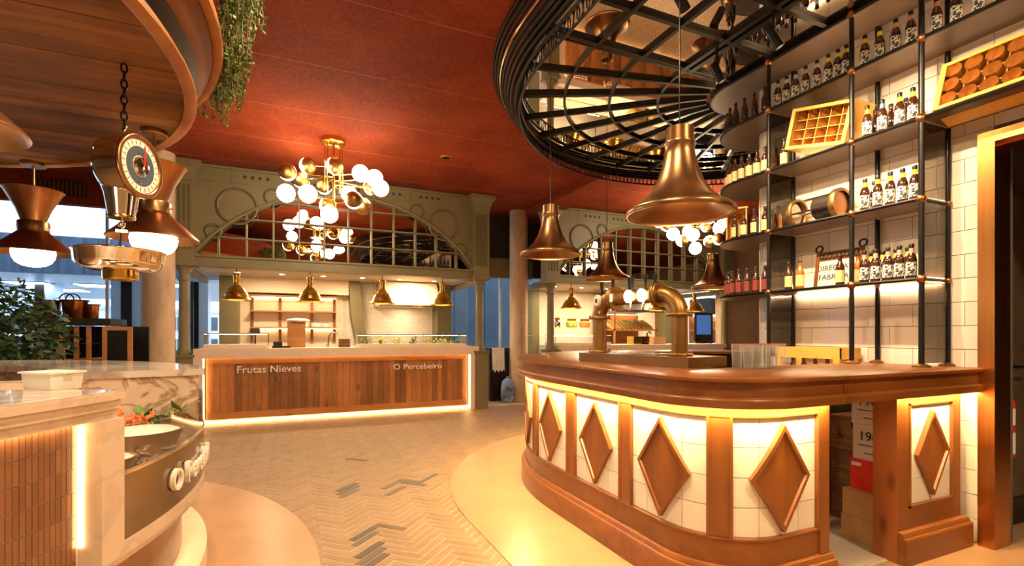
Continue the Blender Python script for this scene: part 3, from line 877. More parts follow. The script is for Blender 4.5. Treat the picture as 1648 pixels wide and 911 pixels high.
# top row
r1 = [(1252,'lilac'),(1266,'white'),(1280.4,'lilac'),(1296.7,'lilac'),(1314.8,'white'),(1333,'yellow'),(1348.5,'yellow'),(1362,'lime')]
for i,(px,f) in enumerate(r1):
    onshelf(3, px, 'd', f, 'bw', f'brown bottle with {f} neck foil, {ORD[i]} from left above the tilted crate')
r2 = [(1392,'yellow'),(1415.5,'yellow'),(1441.6,'pink'),(1466,'pink')]
for i,(px,f) in enumerate(r2):
    onshelf(3, px, 'd', f, 'bw', f'brown bottle with {f} neck foil, {ORD[i]} from left in the upper middle bay')
onshelf(3, 1417.5, 'd', 'white', 'bw', 'brown bottle with white neck foil, half hidden in the upper middle bay', 3.90)
r3 = [(1507.5,'pink'),(1539,'pink'),(1574.5,'white'),(1612,'white')]
for i,(px,f) in enumerate(r3):
    onshelf(3, px, 'd', f, 'bw', f'brown bottle with {f} neck foil, {ORD[i]} from left above the large crate over the doorway')
# middle row
for i,(px,f) in enumerate([(1396,'yellow'),(1420,'blue'),(1448,'yellow'),(1469.5,'yellow')]):
    onshelf(2, px, 'd', f, 'bw', f'brown bottle with {f} neck foil, {ORD[i]} of the front row between the two crates')
for i,px in enumerate([1409,1434,1458]):
    onshelf(2, px, 'd', None, None, f'plain brown bottle, {ORD[i]} of the back row between the two crates', 3.90)
onshelf(2, 1262, 'd', None, 'cream', 'brown bottle with cream label below the raised end of the tilted crate', 3.78)
onshelf(2, 1250, 'a', None, None, 'amber bottle beside the post, left of the tilted crate', 3.90)
# second lowest
for i,px in enumerate([1392,1412.7,1433,1452.8,1472.4]):
    onshelf(1, px, 'd', 'yellow', 'bw', f'yellow-necked brown bottle, {ORD[i]} from left beside the glass drum')
onshelf(1, 1407, 'd', 'white', 'bw', 'brown bottle with white neck foil, behind the yellow-necked row', 3.90)
onshelf(1, 1252, 'a', None, None, 'amber bottle standing left of the glass drum', 3.86)
# lowest
onshelf(0, 1269.4, 'd', None, 'cream', 'brown bottle with cream label, left of the amber one')
onshelf(0, 1287.7, 'a', None, 'cream', 'amber bottle with cream label standing alone left of the plaque')
onshelf(0, 1352, 'd', None, 'cream', 'brown bottle with cream label in front of the plaque')
onshelf(0, 1381, 'a', None, 'cream', 'amber bottle behind the post at the plaque edge', 3.86)
for i,(px,f) in enumerate([(1391,'pink'),(1409,'pink'),(1429,'pink'),(1447.5,'pink'),(1467,'pink')]):
    onshelf(0, px, 'd', f, 'bw', f'pink-necked brown bottle, {ORD[i]} of the front row right of the plaque')
for i,px in enumerate([1402,1421,1442,1461]):
    onshelf(0, px, 'd', 'lime', 'bw', f'lime-necked brown bottle, {ORD[i]} of the back row right of the plaque', 3.90)
# round ends
def arcpos(f, inset=0.055, cy=3.3):
    x0 = XF + inset; Ls = cy - 3.06; R = 0.442 - inset; La = R*radians(75)
    d = f*(Ls+La)
    if d < Ls: return x0, 3.06 + d
    a = pi - (d-Ls)/R
    return RC[0] + R*cos(a), cy + R*sin(a)
for li, n, lab, ds in ((3,8,None,'plain dark brown bottle'),(2,10,'cream','cream-labelled brown bottle'),(1,4,'cream','cream-labelled dark bottle'),(0,9,'red','red-labelled dark bottle')):
    nm = {3:'uppermost',2:'second',1:'third',0:'lowest'}[li]
    for i in range(n):
        x, y = arcpos((i/(n-1))*(0.45 if li == 1 else 1.0))
        bottle(x, y, SZ[li], 'd', None, lab, f'{ds}, {ORD[i]} from the post on the {nm} rounded shelf end', 'bottles on the rounded shelf ends', random.uniform(-0.3,0.2)-(0.5*i/n))

# ================================================================ THINGS ON THE SHELVES
def crate(name, label, m4, w, h, d, cols, rows):
    """open side looks to local -X; local Y = width, Z = height"""
    loc = m4.translation
    t = thing(name, label, 'crate', tuple(loc), group=None)
    e = 0.014
    for nm, q in (('back_board',(d-e,d,0,w,0,h)),('side_board',(0,d,0,e,0,h)),('side_board',(0,d,w-e,w,0,h)),('bottom_board',(0,d,e,w-e,0,e)),('top_board',(0,d,e,w-e,h-e,h))):
        obj(nm, MB().box(*q, m=m4), M['crate'], t, smooth=False)
    for s0 in (0.0, w-0.030):
        obj('corner_batten', MB().box(-0.008,0.0,s0,s0+0.030,0,h,m=m4), M['crate'], t, smooth=False)
    obj('edge_batten', MB().box(-0.006,0.0,0.030,w-0.030,h-0.024,h,m=m4), M['crate'], t, smooth=False)
    obj('edge_batten', MB().box(-0.006,0.0,0.030,w-0.030,0,0.024,m=m4), M['crate'], t, smooth=False)
    cw = (w-2*e)/cols; rh = (h-2*e)/rows
    for i in range(1, cols):
        obj('divider', MB().box(0.05,d-e,e+i*cw-0.003,e+i*cw+0.003,e,h-e,m=m4), M['crate'], t, smooth=False)
    for j in range(1, rows):
        obj('divider', MB().box(0.05,d-e,e,w-e,e+j*rh-0.003,e+j*rh+0.003,m=m4), M['crate'], t, smooth=False)
    return t, cw, rh, e
def crate_holders(t, m4, cw, rh, e, cols, rows, d):
    for i in range(cols):
        for j in range(rows):
            c = m4 @ Matrix.Translation((d-0.13, e+(i+0.5)*cw, e+(j+0.5)*rh)) @ Matrix.Rotation(radians(-90),4,'Y')
            obj('bottle_cup', MB().lathe([(min(cw,rh)*0.46,0.07),(min(cw,rh)*0.40,0.02),(min(cw,rh)*0.2,-0.02),(0.0,-0.03)],10,c,caps=False), M['cup'], t)
# tilted crate: near-right lower corner on the shelf
m4 = Matrix.Translation((3.745, 2.36, SZ[2]+0.006)) @ Matrix.Rotation(radians(14),4,'X')
t, cw, rh, e = crate('wooden_crate', 'yellow wooden bottle crate lying tilted on the shelf, second bay of the rack', m4, 0.50, 0.315, 0.25, 5, 4)
crate_holders(t, m4, cw, rh, e, 5, 4, 0.25)
m4 = Matrix.Translation((3.73, 1.16, SZ[2]+0.010)) @ Matrix.Rotation(radians(20),4,'Y')
t, cw, rh, e = crate('wooden_crate', 'large yellow wooden bottle crate leaning back on the shelf over the doorway', m4, 0.64, 0.34, 0.20, 6, 3)
crate_holders(t, m4, cw, rh, e, 6, 3, 0.20)
# slatted crate on the back counter
t = thing('wooden_crate', 'low yellow slatted crate behind the flap worktop between two rack posts', 'crate', (3.87,2.66,0.931))
x0,x1,y0,y1 = 3.755,4.005,2.40,2.94
for zz in (0.935, 1.165):
    hh = 0.165 if zz < 1 else 0.085
    obj('side_slat', MB().box(x0,x0+0.014,y0,y1,zz,zz+hh), M['crate'], t, smooth=False)
    obj('side_slat', MB().box(x1-0.014,x1,y0,y1,zz,zz+hh), M['crate'], t, smooth=False)
    obj('end_slat', MB().box(x0+0.014,x1-0.014,y0,y0+0.014,zz,zz+hh), M['crate'], t, smooth=False)
    obj('end_slat', MB().box(x0+0.014,x1-0.014,y1-0.014,y1,zz,zz+hh), M['crate'], t, smooth=False)
for xx, yy in ((x0-0.006,y0),(x0-0.006,y1-0.05),(x1-0.02,y0+0.014),(x1-0.02,y1-0.064)):
    obj('corner_batten', MB().box(xx,xx+0.024,yy,yy+0.05,0.935,1.25), M['crate'], t, smooth=False)
obj('bottom_board', MB().box(x0+0.014,x1-0.014,y0+0.014,y1-0.014,0.932,0.945), M['crate'], t, smooth=False)
for i in range(5):
    tag(inst('beer_bottle', ME_BODY['d'], None, (3.87, 2.475+i*0.098, 0.946)), f'plain brown bottle inside the low slatted crate, {ORD[i]} from the doorway end', 'bottle', 'bottles inside the slatted crate')
# glass drum
ya, yb = atx(1357, 320, 3.87).y, atx(1279, 320, 3.87).y
t = thing('glass_drum', 'horizontal glass drum with brass end rims, lying on the shelf below the tilted crate', 'lantern', (3.87,(ya+yb)/2,SZ[1]))
rot = Matrix.Translation((3.87, ya, SZ[1]+0.122)) @ Matrix.Rotation(radians(-90),4,'X')
ln = yb-ya
obj('glass_barrel', MB().lathe([(0.100,0.03),(0.100,ln-0.03)],28,rot,caps=False), M['glass'], t)
for a in (0.0, ln-0.045):
    obj('end_rim', MB().lathe([(0.098,a),(0.118,a),(0.121,a+0.006),(0.121,a+0.039),(0.118,a+0.045),(0.098,a+0.045)],28,rot,caps=False), M['brass'], t)
obj('end_plate', MB().lathe([(0.0,0.018),(0.098,0.018)],28,rot,caps=False), M['copper'], t)
obj('end_plate', MB().lathe([(0.0,ln-0.018),(0.098,ln-0.018)],28,rot,caps=False), M['steel'], t)
for a in range(3):
    q = a*2*pi/3+2.9
    obj('tie_bar', MB().box(0.104*cos(q)-0.008,0.104*cos(q)+0.008,0.104*sin(q)-0.008,0.104*sin(q)+0.008,0.03,ln-0.03,m=rot), M['steel'], t, smooth=False)
obj('inner_tray', MB().box(-0.05,0.05,0.02,0.03,0.08,ln-0.08,m=rot), M['shelf'], t, smooth=False)
obj('inner_cylinder', MB().lathe([(0.0,ln*0.12),(0.092,ln*0.12),(0.092,ln*0.5),(0.0,ln*0.5)],20,rot,caps=False), M['dark'], t)
# plaque
def text_mesh(name, body, size, mat, extrude=0.004, align='LEFT', bevel=0.0, space=1.0):
    cu = bpy.data.curves.new(name, 'FONT'); cu.body = body; cu.size = size; cu.extrude = extrude; cu.align_x = align
    cu.resolution_u = 3; cu.bevel_depth = bevel; cu.space_character = space
    tmp = bpy.data.objects.new(name, cu); COL.objects.link(tmp)
    bpy.context.view_layer.update()
    me = bpy.data.meshes.new_from_object(tmp.evaluated_get(bpy.context.evaluated_depsgraph_get()))
    bpy.data.objects.remove(tmp); bpy.data.curves.remove(cu)
    me.name = name; me.materials.clear(); me.materials.append(mat)
    return me
yb, ya = atx(1312, 400, 3.95).y, atx(1388, 400, 3.95).y
w = yb-ya
t = thing('iron_framed_plaque', 'cream plaque with black lettering in an ornate iron frame leaning on the tiles', 'plaque', (3.93, ya, SZ[0]), (0, radians(9), 0))
lo = lambda *q: MB().box(*q)
obj('board', lo(-0.004,0.006,0.03,w-0.03,0.0,0.23), M['card_w'], t, smooth=False, world=False)
for s0 in (0.0, w-0.028):
    obj('frame_bar', lo(-0.008,0.010,s0,s0+0.028,0.0,0.31), M['canopy_band'], t, smooth=False, world=False)
    obj('ring_ear', MB().tube([(0,s0+0.014+0.028*cos(a),0.335+0.028*sin(a)) for a in [2*pi*k/12 for k in range(12)]],0.008,6,closed=True), M['black'], t, world=False)
obj('frame_bar', lo(-0.010,0.010,0.028,w-0.028,0.23,0.30), M['canopy_band'], t, smooth=False, world=False)
sc_ = MB()
for k in range(9):
    yy = 0.05+k*(w-0.10)/8
    sc_.tube([(-0.014,yy+0.016*cos(a),0.265+0.022*sin(a)) for a in [2*pi*q/10 for q in range(10)]],0.005,5,closed=True)
obj('scrollwork', sc_, M['black'], t, world=False)
for body, zz, sz in (('DIRECTA LA', 0.145, 0.062), ('FABRICA A', 0.070, 0.062)):
    me = text_mesh('lettering', body, sz, M['ink'], 0.001, 'CENTER')
    o = inst('lettering', me, t, (-0.006, w/2, zz), (radians(90),0,radians(-90)))
# wooden box on the third round shelf
t = thing('wooden_bottle_box', 'orange wooden box open at the front on the third rounded shelf end', 'box', (3.98,3.58,SZ[1]))
m4 = Matrix.Translation((3.93,3.50,SZ[1]+0.001)) @ Matrix.Rotation(radians(-50),4,'Z')
for nm,q in (('side_board',(-0.09,-0.078,-0.11,0.11,0,0.30)),('side_board',(0.078,0.09,-0.11,0.11,0,0.30)),('bottom_board',(-0.078,0.078,-0.11,0.11,0,0.012)),('back_board',(-0.078,0.078,0.098,0.11,0.012,0.30)),('top_board',(-0.10,0.10,-0.12,0.12,0.30,0.314))):
    obj(nm, MB().box(*q,m=m4), M['crate'], t, smooth=False)

# ================================================================ ON AND AT THE BAR
# beer tap
t = thing('beer_tap_tower', 'brass pipe beer tap with flanges on a bronze plinth box on the bar', 'beer tap', (2.4,2.9,1.14))
ang = radians(8.0)
bm = Matrix.Translation((2.262,2.385,1.141)) @ Matrix.Rotation(ang,4,'Z')
obj('plinth_box', MB().box(0,0.39,0,1.06,0,0.066,m=bm), M['box_brass'], t, smooth=False)
obj('drip_tray', MB().box(0.05,0.35,0.30,0.78,0.066,0.074,m=bm), M['steel'], t, smooth=False)
A = bm @ Vector((0.165,0.20,0.066)); B = bm @ Vector((0.165,1.00,0.066))
R_ = 0.055; zt = 1.635
dirv = (B-A); dirv.z = 0; dirv.normalize()
def elbow(P, d, s):
    pts = []
    for k in range(13):
        a = pi/2*k/12
        pts.append(Vector((P.x,P.y,zt-0.15)) + d*(0.15*(1-cos(a))) + Vector((0,0,0.15*sin(a))))
    return pts
for P, s in ((A,1),(B,-1)):
    d = dirv*s
    obj('upright_pipe', MB().tube([P, (P.x,P.y,1.49)], R_, 20), M['brass'], t)
    obj('elbow_pipe', MB().tube(elbow(P,d,s), R_+0.002, 20), M['brass'], t)
    for zz in (1.207, 1.478):
        fl = obj('flange', MB().lathe([(R_,zz),(R_+0.030,zz),(R_+0.033,zz+0.004),(R_+0.033,zz+0.014),(R_+0.030,zz+0.018),(R_,zz+0.018)],24,Matrix.Translation((P.x,P.y,0)),caps=False), M['brass'], t)
        for k in range(6):
            a = k*pi/3+0.4
            obj('bolt', MB().lathe([(0.0,zz-0.004),(0.009,zz-0.004),(0.009,zz+0.026),(0.006,zz+0.031),(0.0,zz+0.031)],6,Matrix.Translation((P.x+(R_+0.021)*cos(a),P.y+(R_+0.021)*sin(a),0)),caps=False), M['brass'], fl)
    q = Vector((P.x,P.y,zt)) + d*0.155
    fm = Matrix.Translation(q) @ d.to_track_quat('Z','Y').to_matrix().to_4x4()
    obj('flange', MB().lathe([(R_,0),(R_+0.034,0),(R_+0.036,0.004),(R_+0.036,0.016),(R_+0.034,0.020),(R_,0.020)],24,fm,caps=False), M['brass'], t)
    obj('flange', MB().lathe([(R_,0.024),(R_+0.034,0.024),(R_+0.036,0.028),(R_+0.036,0.040),(R_+0.034,0.044),(R_,0.044)],24,fm,caps=False), M['brass'], t)
obj('cross_pipe', MB().tube([Vector((A.x,A.y,zt))+dirv*0.15, Vector((B.x,B.y,zt))-dirv*0.15], R_, 20), M['brass'], t)
side = Vector((-dirv.y, dirv.x, 0))   # towards the guests
if side.x > 0: side = -side
Lp = (B-A).length
for k, f in enumerate((0.36, 0.52, 0.78, 0.94)):
    c = Vector((A.x,A.y,zt)) + dirv*(Lp*f)
    if f > 0.9: c = c - Vector((0,0,0.012))
    mm = Matrix.Translation(c + side*(R_-0.006)) @ side.to_track_quat('Z','Y').to_matrix().to_4x4()
    md = obj('medallion', MB().lathe([(0.0,0.030),(0.036,0.030),(0.040,0.024),(0.040,0.0)],24,mm@Matrix.Diagonal((0.82,1.15,1,1)),caps=False), M['white'] if k > 1 else M['glow_bulb'], t,
             label='lit white oval medallion' if k < 2 else 'white printed oval medallion')
    if k > 1: obj('print', MB().box(-0.012,0.012,-0.020,0.014,0.030,0.0315,m=mm), M['ink'], md, smooth=False)
    h0 = c + side*0.02 + Vector((0,0,R_))
    obj('handle', MB().tube([h0, h0+Vector((0,0,0.03)), h0+Vector((0,0,0.095))], [0.008,0.010,0.017], 12), M['cap'], t)
    obj('spout', MB().tube([c+side*0.035-Vector((0,0,R_-0.01)), c+side*0.05-Vector((0,0,R_+0.05))], 0.009, 10), M['steel'], t)
for f in (0.30, 0.62):
    c = Vector((A.x,A.y,zt)) + dirv*(Lp*f)
    h0 = c - side*0.03 + Vector((0,0,R_-0.01))
    obj('handle', MB().tube([h0, h0+Vector((0,0,0.03)), h0+Vector((0,0,0.11))], [0.008,0.010,0.017], 12), M['cap'], t)
# drinking glasses
gp = [(0.0,0.0),(0.026,0.0),(0.027,0.006),(0.034,0.15),(0.0325,0.15),(0.025,0.012),(0.0,0.012)]
g_me = mesh('glass', MB().lathe(gp,16,caps=False), M['glassware'])
g_rim = mesh('rim', MB().lathe([(0.0342,0.146),(0.0346,0.151),(0.033,0.152)],16,caps=False), M['foil_pink'])
i = 0
for r_, y in enumerate((2.315, 2.245)):
    for c in range(5):
        x = 2.60 + c*0.072 + r_*0.02
        g = thing('beer_glass', f'clear beer glass, {ORD[c]} of the {"back" if r_==0 else "front"} row right of the tap plinth', 'glass', (x,y,1.1405), group='beer glasses beside the tap')
        inst('bowl', g_me, g); inst('rim', g_rim, g)
# cartons and beer crates in the gap under the flap
def carton(x0,x1,y0,y1,z0,z1,mat,label,marks=None):
    t = thing('cardboard_box' if mat is M['card'] else 'carton', label, 'box', ((x0+x1)/2,(y0+y1)/2,z0))
    obj('carton_body', MB().box(x0,x1,y0,y1,z0,z1), mat, t, smooth=False)
    obj('lid_flap', MB().box(x0-0.002,x1+0.002,y0-0.002,y1+0.002,z1-0.004,z1-0.0005), mat, t, smooth=False)
    obj('tape', MB().box(x0-0.003,x0-0.001,(y0+y1)/2-0.02,(y0+y1)/2+0.02,z1-0.05,z1-0.004), mat, t, smooth=False)
    for body, sz, yy, zz, mt in (marks or []):
        if body is None:
            obj('printed_line', MB().box(x0-0.0035,x0-0.0005,yy-sz,yy,zz,zz+(0.022 if mt is M['letter'] else 0.005)), mt, t, smooth=False); continue
        inst('print', text_mesh('print', body, sz, mt, 0.0005), t, (x0-0.003-(x0+x1)/2, yy-(y0+y1)/2, zz-z0), (radians(90),0,radians(-90)))
    return t
carton(3.345,3.75,1.885,2.13,0.012,0.168,M['card'],'plain brown cardboard box at the bottom of the stack under the flap')
carton(3.35,3.75,1.885,2.125,0.169,0.335,M['card'],'plain brown cardboard box, second from the floor under the flap')
carton(3.40,3.75,1.885,2.105,0.336,0.532,M['card_r'],'red carton between brown boxes and white cartons',[(None,0.06,2.095,0.49,M['letter'])])
carton(3.42,3.75,1.885,2.10,0.533,0.765,M['card_w'],'lower white carton printed 1906 on the red carton',[('1906',0.085,2.065,0.66,M['ink']),(None,0.10,2.065,0.625,M['ink']),(None,0.08,2.03,0.575,M['ink'])])
carton(3.415,3.75,1.885,2.105,0.766,0.985,M['card_w'],'upper white carton printed 1906, topmost of its stack',[('1906',0.085,2.07,0.89,M['ink']),(None,0.10,2.07,0.855,M['ink']),(None,0.08,2.03,0.805,M['ink'])])
for k in range(3):
    z0 = 0.012+k*0.251
    t = thing('beer_crate', ['brown plastic beer crate at the bottom of its stack beside the black fridge','brown plastic beer crate in the middle of its stack','brown plastic beer crate on top of its stack'][k], 'crate', (3.80,2.27,z0))
    x0,x1,y0,y1 = 3.66,3.95,2.145,2.41
    obj('crate_body', MB().box(x0,x1,y0,y1,z0,z0+0.25), M['beer_crate'], t, smooth=False)
    obj('handle_slot', MB().box(x0-0.002,x0+0.01,2.20,2.26,z0+0.175,z0+0.215), M['cap'], t, smooth=False)
    for a in (0.005,0.235):
        obj('rib', MB().box(x0-0.006,x0,y0,y1,z0+a,z0+a+0.012), M['beer_crate'], t, smooth=False)
    for body, zz in (('Estrella',0.115),('Galicia',0.055)):
        inst('print', text_mesh('print', body, 0.062, M['ink_g'], 0.0005), t, (x0-0.003-3.80, 2.395-2.27, zz), (radians(90),0,radians(-90)))

# ================================================================ BELL PENDANTS
bl = [(0.075,0.475),(0.076,0.40),(0.083,0.398),(0.086,0.388),(0.082,0.380),(0.078,0.372),(0.083,0.33),(0.098,0.26),(0.125,0.185),(0.165,0.12),(0.215,0.07),(0.262,0.045),(0.288,0.028),(0.292,0.012),(0.286,0.0),
      (0.280,0.0),(0.283,0.012),(0.276,0.022),(0.20,0.062),(0.15,0.11),(0.105,0.20),(0.078,0.30),(0.068,0.37)]
me_bell = mesh('bell_shade', MB().lathe(bl,40,caps=False), M['copper_d'], True, 50)
me_cap = mesh('top_cap', MB().lathe([(0.0,0.482),(0.06,0.482),(0.076,0.474),(0.076,0.462)],24,caps=False), M['copper_d'])
me_bulb = mesh('bulb', MB().ball((0,0,0.17),0.045,14), M['glow_bulb'])
def bell(px, py, d, rimz, label):
    p = atd(px, py, d); p.z = rimz
    t = thing('bell_pendant', label, 'pendant lamp', tuple(p), group='copper bell pendants over the bar')
    inst('bell_shade', me_bell, t); inst('top_cap', me_cap, t); inst('bulb', me_bulb, t)
    obj('cord', MB().tube([(0,0,0.48),(0,0,3.714-rimz)],0.0035,6), M['black'], t, world=False)
    light('POINT','pendant_bulb_lamp',(p.x,p.y,rimz+0.10),9,(1,0.62,0.28),0.05,t)
bell(1094,350,2.72,2.005,'largest looking copper bell pendant, over the rounded bar corner')
bell(886,412,4.72,2.105,'copper bell pendant in front of the concrete column')
bell(977,450,6.4,2.065,'copper bell pendant hanging beyond the tap, between the column and corner pendants')
bell(1147.5,464,6.9,2.00,'copper bell pendant half hidden beside the rounded shelf ends')
# ================================================================ STALL FACADES (two alike)
FY = 8.62
HW = 2.31          # half distance between pillar centres
def arch_z(x, c=0.0):
    R = 2.72; h = 3.64
    return h - R + sqrt(max(R*R - x*x, 0))
def make_facade():
    t = thing('stall_facade', 'olive painted arched stall front with grid of mirror panes left of the concrete column', 'stall front', (0,0,0))
    P = lambda n, mb, m='olive', par=t, **k: obj(n, mb, M[m], par, world=False, **k)
    for sx in (-1, 1):
        x = sx*HW
        T = Matrix.Translation((x,0,0))
        P('pillar_pedestal', MB().box(x-0.13,x+0.13,-0.13,0.13,0,1.02), smooth=False)
        P('pedestal_cap', MB().box(x-0.15,x+0.15,-0.15,0.15,1.02,1.06), smooth=False)
        P('pillar_shaft', MB().lathe([(0.10,1.06),(0.10,1.10),(0.085,1.14),(0.072,1.18),(0.066,2.14),(0.085,2.16),(0.085,2.18),(0.07,2.20),(0.07,2.24),(0.10,2.30),(0.125,2.36)],20,T,caps=False))
        P('pilaster', MB().box(x-0.15,x+0.15,-0.13,0.13,2.36,3.66), smooth=False)
        P('pilaster_band', MB().box(x-0.165,x+0.165,-0.145,0.145,2.36,2.44), smooth=False)
        for i in range(4):
            xx = x-0.09+i*0.06
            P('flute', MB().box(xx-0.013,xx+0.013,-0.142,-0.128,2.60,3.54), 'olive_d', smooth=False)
        c = MB()
        lv = [(0.15,3.60),(0.155,3.66),(0.17,3.72),(0.20,3.79),(0.24,3.82),(0.24,3.885)]
        vs = []
        for h, z in lv: vs += [(x-h,-h,z),(x+h,-h,z),(x+h,h,z),(x-h,h,z)]
        fs = [(3,2,1,0)]
        for i in range(len(lv)-1):
            for j in range(4):
                k = (j+1)%4; fs.append((i*4+j,i*4+k,i*4+4+k,i*4+4+j))
        fs.append(tuple(range(len(lv)*4-4,len(lv)*4)))
        P('capital', c.add(vs, fs), smooth=False)
    xi = HW-0.15
    # spandrel panel over the arch
    N = 44; vs = []; fs = []
    for i in range(N+1):
        x = -xi + 2*xi*i/N; z = max(arch_z(x), 2.53)
        for y in (-0.04, 0.06):
            vs += [(x,y,z),(x,y,3.88)]
    for i in range(N):
        a, b = i*4, i*4+4
        fs += [(a,b,b+1,a+1),(a+2,a+3,b+3,b+2),(a,a+2,b+2,b),(a+1,b+1,b+3,a+3)]
    P('spandrel', MB().add(vs, fs), smooth=False)
    xs = [-xi + 2*xi*i/N for i in range(N+1)]
    P('arch_moulding', MB().tube([(x,-0.055,max(arch_z(x),2.53)+0.02) for x in xs], 0.026, 6))
    P('frieze_moulding', MB().box(-xi,xi,-0.055,-0.035,3.655,3.675), smooth=False)
    P('cornice', MB().box(-xi,xi,-0.08,0.06,3.85,3.885), smooth=False)
    P('beam', MB().box(-xi,xi,-0.09,0.10,2.37,2.51), smooth=False)
    P('beam_moulding', MB().box(-xi,xi,-0.11,0.0,2.505,2.535), smooth=False)
    for q in (-1.62, -0.81, 0.0, 0.81, 1.62):
        for k in range(4):
            P('vent_hole', MB().lathe([(0.0,0.0),(0.026,0.0),(0.026,0.004)],12,Matrix.Translation((q*0.84+(k-1.5)*0.105,-0.041,3.765))@Matrix.Rotation(radians(90),4,'X'),caps=False), 'dark_room')
        fr = MB()
        w = 0.27
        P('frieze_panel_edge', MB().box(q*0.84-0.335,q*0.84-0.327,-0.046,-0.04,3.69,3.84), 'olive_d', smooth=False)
    for sx in (-1,1):
        for cx, cz, r in ((1.62,3.30,0.265),(1.13,3.50,0.115),(1.93,2.90,0.10)):
            pts = [(sx*cx+r*cos(a),-0.048,cz+r*sin(a)) for a in [2*pi*k/36 for k in range(36)]]
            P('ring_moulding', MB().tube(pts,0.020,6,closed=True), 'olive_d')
    P('mirror_pane', MB().add([(x,0.052,z) for x in xs for z in (2.52, max(arch_z(x)+0.03,2.54))], [(2*i,2*i+2,2*i+3,2*i+1) for i in range(N)]), 'mirror_d', smooth=False)
    for i in range(-5,6):
        x = i*0.375; z = arch_z(x)
        if z > 2.6: P('muntin', MB().box(x-0.011,x+0.011,-0.01,0.045,2.52,z+0.02), smooth=False)
    for z in (2.83, 3.13, 3.43):
        # where the arch meets this height
        R = 2.72; h = 3.64; q = sqrt(max(R*R-(z-h+R)**2,0))
        P('muntin', MB().box(-q,q,-0.008,0.040,z-0.010,z+0.010), smooth=False)
    for sx in (-1,1):
        br = MB().add([(sx*(HW-0.06),0.05,2.36),(sx*(HW-0.42),0.05,2.36),(sx*(HW-0.06),0.05,2.18),(sx*(HW-0.06),1.4,2.36),(sx*(HW-0.42),1.4,2.36)],[(0,1,2)])
        P('side_rail', MB().box(sx*HW-0.05,sx*HW+0.05,0.13,1.95,2.30,2.40), smooth=False)
    return t
fac = make_facade(); X1 = 0.85; X2 = 6.96
fac.location = (X1, FY, 0)
dup(fac, (X2, FY, 0), label='olive painted arched stall front with grid of mirror panes behind the bar')

# ================================================================ STALL SHELLS
def stall_shell(xc, lab):
    st = struct('stall_wall', MB().box(xc-1.75, xc+1.95, 10.62, 10.70, 0, 2.6), M['stall_tile'], label='tiled back wall of '+lab)
    struct('stall_soffit', MB().box(xc-2.25, xc+2.25, 8.76, 10.7, 2.41, 2.46), M['soffit'], label='grey soffit of '+lab)
    struct('stall_side', MB().box(xc-2.05, xc-1.75, 10.2, 10.7, 0, 2.41), M['olive'], label='olive side panel of '+lab)
    struct('stall_side', MB().box(xc+1.95, xc+2.25, 10.2, 10.62, 0, 2.41), M['olive'], label='olive end panel of '+lab)
    for i in range(6):
        x = xc-1.7+i*0.68
        d = thing('recessed_downlight', f'recessed soffit downlight, {ORD[i]} from left in {lab}', 'downlight', (x, 9.55, 2.41), group='stall downlights')
        obj('trim_ring', MB().lathe([(0.035,0.0),(0.055,-0.006),(0.058,0.0)],16,caps=False), M['white'], d, world=False)
        obj('lens', MB().lathe([(0.0,-0.002),(0.036,-0.002)],16,caps=False), M['glow_down'], d, world=False)
    for i in range(3):
        light('AREA','stall_downlight_lamp',(xc-1.2+i*1.25,9.5,2.39),26 if xc < 3 else 44,(1,0.74,0.44),0.25)
stall_shell(X1, 'the first stall'); stall_shell(X2, 'the stall behind the bar')
# plaster panel with shelves at the back of stall one
sp = thing('wall_shelving', 'wooden wall shelving with three shelves on lit cream panel in the first stall', 'shelving', (0.0,10.4,1.2))
obj('back_panel', MB().box(-0.90,0.94,10.585,10.615,1.0,2.12), M['stall_white'], sp, smooth=False)
obj('bulkhead', MB().box(-0.90,1.02,10.30,10.58,2.14,2.41), M['stall_white'], sp, smooth=False)
for z in (1.50,1.81,2.10):
    obj('shelf', MB().box(-0.72,0.80,10.33,10.58,z-0.025,z), M['pine_h'], sp, smooth=False)
for x in (-0.70,-0.22,0.35,0.77):
    obj('upright', MB().box(x-0.025,x+0.025,10.55,10.584,1.2,2.10), M['pine'], sp, smooth=False)
obj('led_strip', MB().box(-0.72,0.80,10.55,10.575,2.068,2.073), M['glow_soft'], sp, smooth=False)
obj('led_strip', MB().box(-0.72,0.80,10.55,10.575,1.468,1.473), M['glow_soft'], sp, smooth=False)
for k,(x,z,r,h) in enumerate(((0.05,1.50,0.045,0.16),(0.13,1.50,0.05,0.14),(0.24,1.50,0.05,0.12),(0.42,1.50,0.09,0.10),(0.60,1.50,0.08,0.09))):
    j = thing('storage_jar', f'small jar on the lowest wall shelf, {ORD[k]} from left', 'jar', (x,10.42,z+0.0005), group='jars on the wall shelving')
    obj('glass_body', MB().lathe([(0,0),(r*0.9,0),(r,h*0.1),(r,h*0.75),(r*0.7,h*0.85)],14,caps=False), M['plastic'], j, world=False)
    obj('lid', MB().lathe([(r*0.72,h*0.82),(r*0.72,h),(0,h)],14,caps=False), M['steel'], j, world=False)
